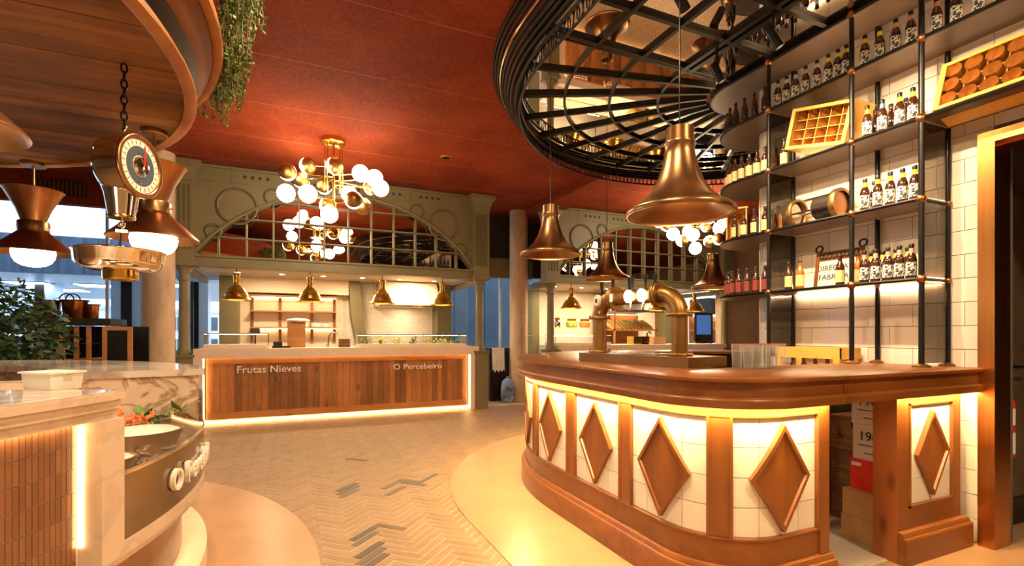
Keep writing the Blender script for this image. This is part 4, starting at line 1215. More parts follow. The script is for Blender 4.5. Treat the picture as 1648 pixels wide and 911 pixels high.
# slanted olive duct between the two halves of the back wall
dm = MB().add([(1.02,10.25,2.41),(1.22,10.25,2.41),(1.22,10.60,2.41),(1.02,10.60,2.41),(1.06,10.25,1.75),(1.28,10.25,1.75),(1.28,10.60,1.75),(1.06,10.60,1.75),(1.20,10.25,1.0),(1.42,10.25,1.0),(1.42,10.60,1.0),(1.20,10.60,1.0)],
              [(0,1,5,4),(1,2,6,5),(2,3,7,6),(3,0,4,7),(4,5,9,8),(5,6,10,9),(6,7,11,10),(7,4,8,11)])
solo('wall_duct', dm, M['olive'], 'olive sloping duct between shelving and hood in the first stall', 'duct', smooth=False)
hd = thing('extractor_hood', 'cream extractor hood hanging over the worktop in the first stall', 'hood', (2.0,10.2,1.95))
obj('canopy', MB().add([(1.55,9.75,1.93),(2.75,9.75,1.93),(2.75,10.61,1.93),(1.55,10.61,1.93),(1.62,9.85,2.40),(2.68,9.85,2.40),(2.68,10.61,2.40),(1.62,10.61,2.40)],[(0,3,2,1),(4,5,6,7),(0,1,5,4),(1,2,6,5),(2,3,7,6),(3,0,4,7)]), M['stall_white'], hd, smooth=False)
obj('lip', MB().box(1.53,2.77,9.73,9.75,1.90,1.94), M['steel'], hd, smooth=False)
obj('hanging_rod', MB().tube([(1.42,9.7,2.41),(1.42,9.7,1.88)],0.012,8), M['steel'], hd)
light('AREA','hood_lamp',(2.15,10.2,1.90),7,(1,0.75,0.45),0.4,hd)

# ================================================================ STALL COUNTERS
def make_counter():
    t = thing('stall_counter', 'long stall counter of vertical pine planks in a pale slab frame left of the column', 'counter', (0,0,0))
    P = lambda n, mb, m, **k: obj(n, mb, M[m], t, world=False, smooth=False, **k)
    x0, x1 = -2.20, 2.24
    P('worktop', MB().box(x0,x1,-0.06,0.80,1.02,1.14), 'white_slab')
    P('worktop_lip', MB().box(x0+0.12,x1-0.16,-0.06,-0.045,0.995,1.02), 'white_slab')
    P('end_slab', MB().box(x0,x0+0.12,-0.06,0.80,0.0,1.02), 'white_slab')
    P('end_slab', MB().box(x1-0.16,x1,-0.06,0.80,0.0,1.02), 'white_slab')
    P('carcass', MB().box(x0+0.12,x1-0.16,0.055,0.78,0.0,1.02), 'dark')
    xa, xb = x0+0.15, x1-0.20
    P('top_rail', MB().box(xa,xb,0.02,0.06,0.91,1.015), 'pine_h')
    P('bottom_rail', MB().box(xa,xb,0.02,0.06,0.075,0.18), 'pine_h')
    n = 44; w = (xb-xa)/n
    for i in range(n):
        P('plank', MB().box(xa+i*w+0.0015, xa+(i+1)*w-0.0015, 0.028+random.uniform(0,0.006), 0.058, 0.18, 0.91), 'pine')
    P('led_strip', MB().box(xa-0.02,xb+0.03,0.010,0.024,1.010,1.016), 'glow_soft')
    P('led_strip', MB().box(xa-0.028,xa-0.020,0.005,0.022,0.06,1.01), 'glow_soft')
    P('led_strip', MB().box(xb+0.026,xb+0.036,0.005,0.022,0.06,1.01), 'glow_soft')
    P('led_strip', MB().box(xa-0.02,xb+0.03,0.016,0.030,0.035,0.041), 'glow_soft')
    P('kick_plate', MB().box(x0+0.12,x1-0.16,0.04,0.056,0.0,0.075), 'white_slab')
    return t
cnt1 = make_counter(); cnt1.location = (X1+0.02, 8.56, 0)
cnt2 = dup(cnt1, (X2+0.02, 8.56, 0), label='long stall counter of vertical pine planks behind the bar')
def lettering(par, body, size, xw, zw):
    o = inst('lettering', text_mesh('lettering', body, size, M['letter'], 0.008), par, (xw-par.location.x, 0.012, zw), (radians(90),0,0))
    o['label'] = 'white letters reading ' + body
    return o
p = aty(380, 602, 8.55); q = aty(483, 600, 8.55)
o = lettering(cnt1, 'Frutas Nieves', 0.155, p.x, p.z+0.01)
o.scale.x = (q.x-p.x)/max(o.dimensions.x, 0.01)
p = aty(633, 596, 8.55); q = aty(711, 595, 8.55)
o = lettering(cnt1, 'O Percebeiro', 0.135, p.x, p.z+0.01)
o.scale.x = (q.x-p.x)/max(o.dimensions.x, 0.01)
for body, xa_, xb_ in (('Mariscos',4.87,5.46),('Por consumos',5.86,6.77)):
    o = lettering(cnt2, body, 0.15, xa_, 0.84)
    o.scale.x = (xb_-xa_)/max(o.dimensions.x, 0.01)

# displays and things on counter one
def display(name, label, x0, x1, y0, y1, z0, h, base):
    t = thing(name, label, 'display case', ((x0+x1)/2,(y0+y1)/2,z0))
    if base: obj('base_tray', MB().box(x0,x1,y0,y1,z0,z0+base), M['white_slab'], t, smooth=False)
    b = z0+base; e = 0.006
    obj('front_pane', MB().box(x0,x1,y0,y0+e,b,z0+h), M['glass'], t, smooth=False)
    obj('top_pane', MB().box(x0,x1,y0+e,y1,z0+h-e,z0+h), M['glass'], t, smooth=False)
    obj('end_pane', MB().box(x0,x0+e,y0+e,y1,b,z0+h-e), M['glass'], t, smooth=False)
    obj('end_pane', MB().box(x1-e,x1,y0+e,y1,b,z0+h-e), M['glass'], t, smooth=False)
    fr = MB()
    for x in (x0,x1):
        fr.tube([(x,y0,b),(x,y0,z0+h),(x,y1,z0+h)],0.007,6)
    fr.tube([(x0,y0,z0+h),(x1,y0,z0+h)],0.007,6)
    obj('metal_edge', fr, M['steel'], t)
    obj('case_led', MB().box(x0+0.03,x1-0.03,y1-0.04,y1-0.025,z0+h-0.016,z0+h-0.010), M['glow_soft'], t, smooth=False)
    return t
ZT = 1.14
a = aty(329, 556, 8.75).x; b = aty(432, 556, 8.75).x
display('glass_display_case', 'low glass display case on the left end of the first stall counter', a, b, 8.68, 9.15, ZT+0.001, 0.23, 0.06)
a = aty(577, 556, 8.75).x; b = aty(749, 556, 8.75).x
display('glass_display_case', 'low glass display case of salads on the right half of the first stall counter', a, b, 8.68, 9.15, ZT+0.001, 0.21, 0.05)
def leaves(n, c, rad, size, mat, droop=0.3):
    mb = MB()
    for _ in range(n):
        p = Vector((random.gauss(0,1)*rad[0], random.gauss(0,1)*rad[1], abs(random.gauss(0,1))*rad[2])) + Vector(c)
        a = random.uniform(0,2*pi); t = random.uniform(-0.9,0.9)
        d = Vector((cos(a)*cos(t), sin(a)*cos(t), sin(t))); sde = d.cross(Vector((0,0,1))).normalized()
        l = size*random.uniform(0.6,1.2); w = l*0.32; nrm = d.cross(sde)
        mb.add([p, p+d*l*0.5+sde*w, p+d*l-nrm*l*0.15, p+d*l*0.5-sde*w], [(0,1,2,3)])
    return mb
for k in range(7):
    x = a+0.12+k*(b-a-0.24)/6
    h = thing('lettuce_head', f'leafy salad heap in the glass case, {ORD[k]} from left', 'salad', (x,8.90,ZT+0.052), group='salads in the glass display case')
    o = obj('leafy_crown', leaves(60,(x,8.90,ZT+0.055),(0.045,0.05,0.045),0.06,M['leaf_l']), M['leaf_l'] if k%3 else M['leaf'], h, smooth=False)
    o['kind'] = 'stuff'
    obj('tray', MB().box(x-0.1,x+0.1,8.80,9.0,ZT+0.052,ZT+0.06), M['white'], h, smooth=False)
pp = aty(477, 557, 9.15)
t = thing('wooden_box', 'tall plain wooden box on the counter of the first stall', 'box', (pp.x, 9.2, ZT+0.001))
obj('carcass', MB().box(pp.x-0.14,pp.x+0.14,9.05,9.33,ZT+0.001,ZT+0.40), M['pine_h'], t, smooth=False)
obj('lid', MB().box(pp.x-0.145,pp.x+0.145,9.045,9.335,ZT+0.40,ZT+0.415), M['pine'], t, smooth=False)
solo('folded_cloth', MB().ball((pp.x+0.03,9.19,ZT+0.455),0.19,14,0.21), M['cloth'], 'bright white cloth heap on the tall wooden box', 'cloth')
pp = aty(440, 555, 8.9)
t = thing('card_terminal', 'small dark device beside the left glass case on the counter', 'device', (pp.x,8.9,ZT+0.001))
obj('base_plate', MB().box(pp.x-0.02,pp.x+0.25,8.80,8.98,ZT+0.001,ZT+0.03), M['black'], t, smooth=False)
obj('keypad', MB().box(pp.x+0.0,pp.x+0.13,8.82,8.95,ZT+0.03,ZT+0.10), M['dark'], t, smooth=False)
pp = aty(409, 531, 8.95)
t = thing('price_screen', 'small dark screen standing behind the left glass case', 'screen', (pp.x,9.22,ZT+0.001))
obj('screen', MB().box(pp.x-0.07,pp.x+0.07,9.21,9.23,ZT+0.22,ZT+0.32), M['dark'], t, smooth=False)
obj('stand', MB().box(pp.x-0.012,pp.x+0.012,9.20,9.23,ZT+0.001,ZT+0.24), M['black'], t, smooth=False)
pp = aty(555, 556, 8.85)
t = thing('bottle_basket', 'brown wicker basket left of the salad display case', 'basket', (pp.x,8.9,ZT+0.001))
obj('basket_body', MB().box(pp.x-0.09,pp.x+0.08,8.83,9.0,ZT+0.001,ZT+0.14), M['dish'], t, smooth=False)
for k in range(3):
    obj('weave_band', MB().box(pp.x-0.094,pp.x+0.084,8.826,9.004,ZT+0.02+k*0.045,ZT+0.04+k*0.045), M['canopy_band'], t, smooth=False)
pp = aty(528, 548, 9.1)
t = thing('swan_neck_tap', 'curved steel tap on the counter between box and basket', 'tap', (pp.x,9.15,ZT+0.001))
obj('spout', MB().tube([(pp.x,9.15,ZT+0.001),(pp.x+0.02,9.15,ZT+0.18),(pp.x+0.06,9.15,ZT+0.26),(pp.x+0.13,9.15,ZT+0.25),(pp.x+0.15,9.15,ZT+0.20)],0.012,8), M['steel'], t)
obj('base', MB().lathe([(0.03,ZT+0.001),(0.03,ZT+0.03),(0.015,ZT+0.04)],12,Matrix.Translation((pp.x,9.15,0)),caps=False), M['steel'], t)

# gold pendant lamps over both stalls
gp_ = [(0.052,0.40),(0.052,0.37),(0.046,0.36),(0.046,0.26),(0.060,0.25),(0.060,0.235),(0.085,0.205),(0.125,0.165),(0.160,0.115),(0.180,0.065),(0.188,0.045),(0.210,0.030),(0.224,0.010),(0.220,0.0),(0.212,0.006),(0.19,0.03),(0.14,0.12),(0.09,0.18)]
me_g = mesh('shade', MB().lathe(gp_,28,caps=False), M['gold'])
gb = MB()
for k in range(6):
    z = 0.05+k*0.026; r = 0.186-(k**1.35)*0.0085
    gb.tube([(r*cos(a),r*sin(a),z) for a in [2*pi*i/24 for i in range(24)]],0.0045,5,closed=True)
me_gr = mesh('ribs', gb, M['gold'])
me_gc = mesh('cap', MB().lathe([(0.0,0.425),(0.03,0.425),(0.053,0.405),(0.053,0.395)],20,caps=False), M['gold'])
me_gl = mesh('bulb', MB().ball((0,0,0.10),0.05,12), M['glow_bulb'])
me_gs = mesh('stem', MB().tube([(0,0,0.42),(0,0,0.51)],0.01,8), M['gold'])
for xc, nm in ((X1,'in the first stall'),(X2,'in the stall behind the bar')):
    for k, dx in enumerate((-1.66,-0.585,0.6,1.69)):
        t = thing('gold_pendant', f'ribbed gold pendant lamp, {ORD[k]} from left {nm}', 'pendant lamp', (xc+dx,8.92,1.90), group='gold pendants over the stall counters')
        for n, m in (('shade',me_g),('ribs',me_gr),('cap',me_gc),('bulb',me_gl),('stem',me_gs)): inst(n, m, t)

# ---- stall behind the bar: shelf with jars, bread hoods, screen
z = 1.52
a, b = aty(885, 530, 9.9).x, aty(962, 530, 9.9).x
g = thing('glass_shelf', 'glass shelf on thin brackets at the back of the stall behind the bar', 'shelf', ((a+b)/2,9.9,z))
obj('pane', MB().box(a,b,9.78,10.05,z-0.012,z), M['glass'], g, smooth=False)
for x in (a+0.03,b-0.03): obj('leg', MB().tube([(x,9.95,1.14),(x,9.95,z-0.012)],0.012,8), M['steel'], g)
for k,(px,r,h,m) in enumerate(((897,0.07,0.22,'steel'),(920,0.13,0.20,'leaf_l'),(941,0.13,0.20,'prawn'))):
    x = aty(px,530,9.9).x
    j = thing('preserve_jar', ['tall narrow jar on the glass shelf','round jar of yellow preserves on the glass shelf','round jar of red preserves on the glass shelf'][k], 'jar', (x,9.9,z+0.001))
    obj('filling', MB().lathe([(0,0.0),(r*0.9,0.0),(r,h*0.2),(r,h*0.6),(r*0.75,h*0.75),(0,h*0.75)],16,caps=False), M[m], j, world=False)
    obj('lid', MB().lathe([(r*0.8,h*0.76),(r*0.8,h),(0,h)],16,caps=False), M['brass'], j, world=False)
def bread_hood(px0, px1, label, lab2):
    a, b = aty(px0,480,9.95).x, aty(px1,480,9.95).x
    w = b-a
    t = thing('bread_hood', label, 'hood', ((a+b)/2,9.95,1.9))
    obj('canopy', MB().add([(a,9.6,1.93),(b,9.6,1.93),(b,10.55,1.93),(a,10.55,1.93),(a+0.12,9.9,2.33),(b-0.2,9.9,2.33),(b-0.2,10.55,2.33),(a+0.12,10.55,2.33)],[(0,3,2,1),(4,5,6,7),(0,1,5,4),(1,2,6,5),(2,3,7,6),(3,0,4,7)]), M['dark'], t, smooth=False)
    obj('lip', MB().box(a-0.01,b+0.01,9.58,9.62,1.89,1.95), M['dark'], t, smooth=False)
    r = thing('bread_rack', lab2, 'rack', ((a+b)/2,10.1,1.45))
    obj('shelf', MB().box(a+0.05,b-0.05,9.75,10.5,1.45,1.49), M['pine_h'], r, smooth=False)
    obj('back_board', MB().box(a+0.05,b-0.05,10.5,10.54,1.12,1.88), M['pine_h'], r, smooth=False)
    obj('case_led', MB().box(a+0.1,b-0.1,10.40,10.42,1.86,1.868), M['glow_soft'], r, smooth=False)
    for x in (a+0.05,b-0.09): obj('upright', MB().box(x,x+0.04,9.75,9.79,0.006,1.88), M['pine_h'], r, smooth=False)
    n = max(4,int(w/0.12))
    for k in range(n):
        x = a+0.12+k*(w-0.24)/(n-1)
        mt = Matrix.Translation((x,10.08,1.60))@Matrix.Rotation(radians(-62),4,'X')@Matrix.Rotation(radians(random.uniform(-8,8)),4,'Y')
        mb = MB().lathe([(0.0,-0.26),(0.03,-0.24),(0.05,-0.15),(0.055,0.0),(0.05,0.15),(0.03,0.24),(0.0,0.26)],10,mt,caps=False)
        tag(solo('bread_loaf', mb, M['bread'], f'long golden loaf, {ORD[k%12]} from left on {lab2.split(" under")[0][2:]}', 'bread', 'loaves on the bread racks'), f'long golden loaf, {ORD[k%12]} from left on the {"left" if px0 < 1050 else "right"} bread rack', 'bread', 'loaves on the bread racks')
bread_hood(978, 1052, 'black sloping hood over loaves, seen between the tap pipes', 'left bread rack under the black hood')
bread_hood(1132, 1196, 'black sloping hood over loaves, beside the rounded shelf ends', 'right bread rack under the black hood')
a, b = aty(1120,520,9.3).x, aty(1144,520,9.3).x
t = thing('order_screen', 'dark framed blue screen on the counter of the stall behind the bar', 'screen', ((a+b)/2,9.3,1.14))
obj('frame', MB().box(a,b+0.08,9.31,9.36,1.20,1.90), M['black'], t, smooth=False)
obj('screen', MB().box(a+0.03,b,9.300,9.31,1.36,1.84), M['glow_screen'], t, smooth=False)
obj('foot', MB().box(a+0.08,b,9.2,9.4,1.141,1.20), M['black'], t, smooth=False)
for k,(px,py,w,h,m,lab,nm) in enumerate(((1027,548,0.42,0.16,'gold','brass box on the far counter, left of the cream carton','brass_box'),(1056,548,0.34,0.15,'card','cream carton on the far counter behind the tap','carton'))):
    x = aty(px,548,8.9).x
    t = thing(nm, lab, 'box', (x,8.9,1.141))
    obj('box_body', MB().box(x-w/2,x+w/2,8.78,9.02,1.141,1.141+h), M[m], t, smooth=False)
    obj('lid', MB().box(x-w/2-0.01,x+w/2+0.01,8.77,9.03,1.141+h,1.156+h), M[m], t, smooth=False)
x = aty(1040,540,8.75).x
t = thing('black_tap', 'black curved tap in front of the brass box on the far counter', 'tap', (x,8.72,1.141))
obj('spout', MB().tube([(x,8.72,1.141),(x,8.72,1.38),(x+0.05,8.72,1.44),(x+0.1,8.72,1.38)],0.016,8), M['black'], t)
obj('base', MB().lathe([(0.04,1.141),(0.04,1.17),(0.02,1.18)],12,Matrix.Translation((x,8.72,0)),caps=False), M['black'], t)
a, b = aty(890,552,8.75).x, aty(980,552,8.75).x
display('glass_display_case', 'low glass display case on the counter of the stall behind the bar', a, b, 8.66, 9.1, ZT+0.001, 0.20, 0.05)

# ================================================================ CHANDELIERS
def make_chandelier(loc, label, flip=1):
    t = thing('globe_chandelier', label, 'chandelier', loc)
    P = lambda n, mb, m, **k: obj(n, mb, M[m], t, world=False, **k)
    zt = ZC - loc[2]
    P('ceiling_plate', MB().lathe([(0.0,zt-0.001),(0.15,zt-0.001),(0.15,zt-0.05),(0.13,zt-0.06),(0.0,zt-0.06)],28,caps=False), 'gold')
    for k in range(8):
        a = 2*pi*k/8
        P('rod', MB().tube([(0.11*cos(a),0.11*sin(a),zt-0.05),(0.11*cos(a),0.11*sin(a),zt-0.62-0.05*(k%3))],0.006,6), 'gold')
    P('centre_stem', MB().tube([(0,0,zt-0.05),(0,0,0.02)],0.014,8), 'gold')
    Rv = Vector((cos(TH),-sin(TH),0)); Fv = Vector((sin(TH),cos(TH),0))
    k_ = 6.47/797
    G = [(-70,277,-0.10,'f'),(-48,267,0.15,'l'),(4,267,-0.05,'l'),(41,279,0.05,'w'),(68,287,-0.05,'w'),(67,303,0.2,'w'),(-60,311,-0.35,'w'),(-63,290,0.25,'f'),(46,322,-0.30,'f'),(43,332,0.10,'b'),
         (-20,312,-0.45,'w'),(8,312,0.40,'w'),(-16,331,0.15,'l'),(0,345,-0.15,'w'),(-36,300,0.50,'f'),(46,301,0.35,'b')]
    for dx, py, dd, typ in G:
        d = 6.47+dd
        c = Rv*(dx*flip*d/797) + Fv*dd
        c.z = 1.35+(539-py)*d/797 - loc[2]
        z0 = c.z if abs(c.z-0.62) > 0.3 else c.z
        hub = Vector((0,0,max(0.03, c.z*0.85+0.05)))
        dr = (c-hub)
        arm = P('arm', MB().tube([hub, c-dr.normalized()*0.10 if dr.length > 0.1 else c+Vector((0,0,0.1))], 0.0075, 6), 'gold')
        gl = P('globe', MB().ball(c,0.108,20), 'glow_bulb')
        ax = {'f': (-Fv*0.9+Rv*0.2+Vector((0,0,0.35))), 'l': Rv*0.9-Fv*0.35, 'w': Fv+Vector((0,0,0.3)), 'b': Fv*-0.5+Vector((0,0,-0.6))+Rv*0.4}[typ].normalized()
        m4 = Matrix.Translation(c) @ ax.to_track_quat('Z','Y').to_matrix().to_4x4()
        pr = [(max(0.1115*sin(q),1e-5),0.1115*cos(q)) for q in [pi/2*1.0*(1-i/8) for i in range(9)]]
        P('brass_cap', MB().lathe(pr,20,m4,caps=False), 'brass' if typ != 'w' else 'gold')
    return t
cpos = atd(537, 225, 6.47)
ch = make_chandelier((cpos.x, cpos.y, 2.86), 'brass globe chandelier hanging in front of the first arched stall')
dup(ch, (cpos.x+6.11, cpos.y, 2.86), label='brass globe chandelier in front of the stall behind the bar')
for dx in (0, 6.11):
    for q in ((-0.5,-0.3,0.45),(0.45,0.2,0.4),(0.0,-0.35,0.15)):
        light('POINT','globe_lamp',(cpos.x+dx+q[0],cpos.y+q[1],2.86+q[2]),20,(1,0.70,0.38),0.1)
dl = thing('ceiling_spot', 'small dark round fitting recessed in the red ceiling', 'downlight', tuple(atz(718,253,ZC)))
obj('trim_ring', MB().lathe([(0.05,-0.012),(0.075,-0.012),(0.085,0.0)],20,caps=False), M['brass'], dl, world=False)
obj('lens', MB().lathe([(0.0,-0.006),(0.052,-0.006)],20,caps=False), M['black'], dl, world=False)
# ================================================================ ROUND FISH COUNTER
def fp(r, deg, z=None):
    a = radians(deg)
    x, y = IC.x + r*cos(a), IC.y + r*sin(a)
    return (x, y) if z is None else (x, y, z)
def ifn(s, o): return fp(o, s)          # s in degrees, o = radius
def arcs(a0, a1, step=2.0):
    n = max(1, int(abs(a1-a0)/step)); return [a0+(a1-a0)*i/n for i in range(n+1)]
def sector(r0, r1, z0, z1, a0, a1, step=2.0):
    return MB().sweep([(r0,z0),(r1,z0),(r1,z1),(r0,z1)], ifn, arcs(a0,a1,step))
fc = thing('fish_counter', 'round marble and tile fish counter with curved glass front under the wooden canopy', 'counter', (IC.x, IC.y, 0))
A0, A1, A2 = -62.0, -21.7, -19.0      # tiled part, marble jamb, glass part
A3 = 11.5                              # marble end wall of the glass part
for i, (za, zb, r) in enumerate(((1.035,1.068,2.412),(1.070,1.104,2.426),(1.106,1.130,2.44))):
    obj('marble_edge', sector(2.20, r, za, zb, A0, A2), M['marble_frame'], fc)
obj('worktop', sector(1.70, 2.436, 1.130, 1.140, A0, A2), M['marble_top'], fc)
obj('marble_jamb', sector(2.30, 2.44, 0.50, 1.034, A1, A1+2.68, 0.5), M['marble_frame'], fc)
obj('marble_sill', sector(2.25, 2.44, 0.50, 0.555, A1+2.7, 80), M['marble_frame'], fc)
obj('marble_sill_lip', sector(2.25, 2.425, 0.470, 0.498, A1+0.9, 80), M['marble_frame'], fc)
# strip tiles
obj('tile_backing', sector(2.335, 2.3545, 0.10, 1.035, A0, A1), M['kit_grout'], fc)
nrow, th, tw = 11, 0.0835, 0.0205
step = math.degrees(tw/2.355)
me_k = mesh('strip_tile', MB().box(-0.004,0.004,-tw/2+0.0012,tw/2-0.0012,0.0012,th-0.0012), M['kit'], False)
cnt = 0; rest = MB()
a = A1-0.25-step/2; col = 0
while a > A0:
    for j in range(nrow):
        z = 1.035-(j+1)*th
        if col < 36 and j < 8 and cnt < 299:
            x, y = fp(2.3535+random.uniform(0,0.0008), a)
            inst('strip_tile', me_k, fc, (x-IC.x, y-IC.y, z), (0,0,radians(a))); cnt += 1
        else:
            m4 = Matrix.Translation((*fp(2.353, a), z)) @ Matrix.Rotation(radians(a),4,'Z')
            rest.box(-0.004,0.004,-tw/2+0.0012,tw/2-0.0012,0.0012,th-0.0012,m4)
    a -= step; col += 1
a = A1+0.5
while a < 40:
    for j in range(5):
        z = 0.47-(j+1)*0.0835
        m4 = Matrix.Translation((*fp(2.318, a), z)) @ Matrix.Rotation(radians(a),4,'Z')
        rest.box(-0.004,0.004,-tw/2+0.0012,tw/2-0.0012,0.0012,th-0.0012,m4)
    a += step
obj('remaining_strip_tiles', rest, M['kit'], fc, smooth=False, kind='stuff')
obj('base_backing', sector(2.26, 2.3195, 0.05, 0.50, A1, 80), M['kit_grout'], fc)
# LED strips under and beside the marble frame
obj('led_strip', sector(2.365, 2.375, 1.029, 1.034, A0, A1-0.3), M['glow_soft'], fc, smooth=False)
obj('led_strip', sector(2.364, 2.372, 0.58, 1.02, A1-0.22, A1-0.10, 0.2), M['glow_led'], fc, smooth=False)
obj('led_strip', sector(2.33, 2.345, 0.462, 0.468, A2, 60), M['glow_soft'], fc, smooth=False)
# foot ledge
lg = solo('foot_ledge', sector(2.30, 2.45, 0.0045, 0.13, A0, 80), M['white_slab'], 'curved pale foot ledge round the base of the fish counter', 'ledge', loc=fp(2.4,0,0.0045))
# display bay
obj('display_floor', sector(1.50, 2.415, 0.70, 0.72, A2, A3), M['steel'], fc)
obj('display_core', sector(1.45, 1.70, 0.1, 1.03, A0, A3), M['marble'], fc)
obj('bay_backing', sector(2.30, 2.40, 0.555, 0.70, A2, A3), M['dark'], fc)
obj('sign_band', sector(2.425, 2.436, 0.556, 0.812, A2, A3+55), M['sign_glass'], fc)
obj('glass_front', sector(2.424, 2.432, 0.815, 1.0, A2+0.1, A3+55), M['glass'], fc)
obj('glass_edge', sector(2.420, 2.438, 0.806, 0.818, A2, A3+55), M['steel'], fc)
obj('glass_post', MB().tube([fp(2.425,A2+0.25,0.556),fp(2.425,A2+0.25,1.0)],0.006,8), M['steel'], fc)
obj('end_wall', sector(1.50, 2.41, 0.556, 1.10, A3, A3+4, 1), M['marble'], fc)
obj('rear_block', sector(1.75, 2.40, 0.556, 1.10, A3+4, 140), M['marble'], fc)
obj('rear_worktop', sector(1.72, 2.44, 1.10, 1.14, A3-0.5, 140), M['marble_top'], fc)
obj('rear_base', sector(1.80, 2.30, 0.0045, 0.556, A3+4, 140), M['dark'], fc)
obj('near_base', sector(1.72, 2.30, 0.0045, 1.03, A0, A2), M['dark'], fc)
obj('shelf_clip', MB().ball(fp(2.41,A3-0.6,0.93),0.012,10), M['steel'], fc)
bled = obj('bay_led', sector(1.70, 1.71, 1.02, 1.028, A2+1, A3-1), M['glow_soft'], fc, smooth=False)
# letters standing on the band, one by one
adeg = -11.6
for chh in 'O Percebeiro':
    if chh == ' ': adeg += 1.1; continue
    sz = 0.145
    me = text_mesh('letter', chh, sz, M['letter'], 0.010, 'CENTER')
    wd_ = max(v.co.x for v in me.vertices)-min(v.co.x for v in me.vertices)
    adeg += math.degrees((wd_/2+0.006)/2.45)
    x, y = fp(2.452, adeg)
    inst('letter', me, fc, (x-IC.x, y-IC.y, 0.635), (radians(90),0,radians(adeg+90)))
    adeg += math.degrees((wd_/2+0.010)/2.45)
# dishes
def bowl(r, deg, z, rad, h, name, label):
    x, y = fp(r, deg)
    t = thing(name, label, 'bowl', (x,y,z))
    obj('shell', MB().lathe([(0.0,0.0),(rad*0.72,0.0),(rad*0.8,h*0.2),(rad,h),(rad*0.95,h),(rad*0.7,h*0.25),(0.0,h*0.2)],28,caps=False), M['dish'], t, world=False)
    obj('ice_bed', MB().lathe([(rad*0.94,h*0.93),(rad*0.8,h*1.02),(rad*0.4,h*1.12),(0.0,h*1.15)],28,caps=False), M['ice'], t, world=False)
    return x, y
bx, by = bowl(2.17, 0.5, 0.7205, 0.19, 0.13, 'ice_bowl', 'wide dark bowl filled with crushed ice, in the middle of the glass counter')
bx2, by2 = bowl(2.24, -14.0, 0.7205, 0.11, 0.11, 'ice_bowl', 'smaller dark bowl of crushed ice beside the marble jamb')
for k in range(30):
    a = random.uniform(4.2,8.8); r = random.uniform(2.0,2.17)
    x, y = fp(r, a)
    z = 0.822 + 0.03*(k//9)
    q = random.uniform(0,6.28)
    pts = []; rr = []
    for i in range(9):
        f = i/8; b = 2.6*f
        lx, lz = 0.028*sin(b)+0.012*f, 0.028*(1-cos(b))*0.9
        pts.append((x+lx*cos(q), y+lx*sin(q), z+0.006+lz*0.7)); rr.append(0.010*(1-0.75*f)+0.001)
    o = solo('prawn', MB().tube(pts, rr, 7), M['prawn'], 'orange prawn in the heap behind the wide ice bowl', 'prawn', 'prawns heaped behind the ice bowl')
tr = thing('steel_tray', 'raised steel tray under the prawn heap in the glass counter', 'tray', fp(2.08,6.5,0.7205))
obj('tray_top', sector(1.97, 2.20, 0.808, 0.818, 3.6, 10.5), M['steel'], tr)
obj('tray_foot', sector(2.0, 2.15, 0.7205, 0.808, 8.0, 10), M['dish'], tr)
for k in range(34):
    a = random.uniform(-11,-5.0); r = random.uniform(2.22,2.39)
    x, y = fp(r, a)
    m4 = Matrix.Translation((x,y,0.738+0.02*(k//10)))@Matrix.Rotation(random.uniform(0,6.28),4,'Z')@Matrix.Rotation(random.uniform(-0.5,0.5),4,'Y')@Matrix.Diagonal((2.1,1.0,0.7,1))
    solo('mussel', MB().ball((0,0,0),0.016,8).v and (lambda b: b)(MB()).add([m4 @ Vector(p) for p in MB().ball((0,0,0),0.016,8).v], MB().ball((0,0,0),0.016,8).f), M['mussel'], 'dark mussel in the pile between the two ice bowls', 'mussel', 'mussels piled between the ice bowls')
lf = thing('leaf_garnish', 'green leaf garnish along the back of the glass counter', 'leaves', fp(1.95,4,0.79))
lm = MB()
for k in range(20):
    a = random.uniform(8.2,10.6); r = random.uniform(2.1,2.36)
    c = fp(r, a, random.uniform(0.83,0.88))
    b = leaves(1, c, (0.004,0.004,0.004), 0.13, None)
    lm.add(b.v, b.f)
o = obj('foliage', lm, M['leaf'], lf, smooth=False); o['kind'] = 'stuff'
# plastic tub
p = atz(92, 627, 1.14)
m4 = Matrix.Translation((p.x-0.03, p.y+0.05, 1.1405)) @ Matrix.Rotation(radians(-2),4,'Z')
t = thing('plastic_tub', 'white lidless plastic tub on the near worktop of the fish counter', 'tub', tuple(m4.translation))
def tub(w0, d0, w1, d1, h):
    e = 0.006
    q = [(w0,d0,0),(w1,d1,h),(w1+0.012,d1+0.012,h),(w1+0.012,d1+0.012,h-0.012),(w1+0.004,d1+0.004,h-0.012)]
    return q
vs = []; fs = []
lv = [(0.098,0.068,0.0),(0.105,0.075,0.072),(0.114,0.084,0.072),(0.114,0.084,0.080),(0.103,0.073,0.080),(0.096,0.066,0.006)]
for w_, d_, z_ in lv: vs += [(-w_,-d_,z_),(w_,-d_,z_),(w_,d_,z_),(-w_,d_,z_)]
for i in range(len(lv)-1):
    for j in range(4):
        k = (j+1)%4; fs.append((i*4+j,i*4+k,i*4+4+k,i*4+4+j))
fs += [(3,2,1,0),(20,21,22,23)]
m5 = m4 @ Matrix.Rotation(-TH-radians(14),4,'Z') @ Matrix.Diagonal((0.76,0.76,0.85,1))
obj('tub_body', MB().add([m5 @ Vector(q) for q in vs], fs), M['plastic'], t, smooth=False)
obj('handle_lip', MB().box(-0.128,-0.110,-0.02,0.02,0.072,0.079,m=m5), M['plastic'], t, smooth=False)
obj('handle_lip', MB().box(0.110,0.128,-0.02,0.02,0.072,0.079,m=m5), M['plastic'], t, smooth=False)

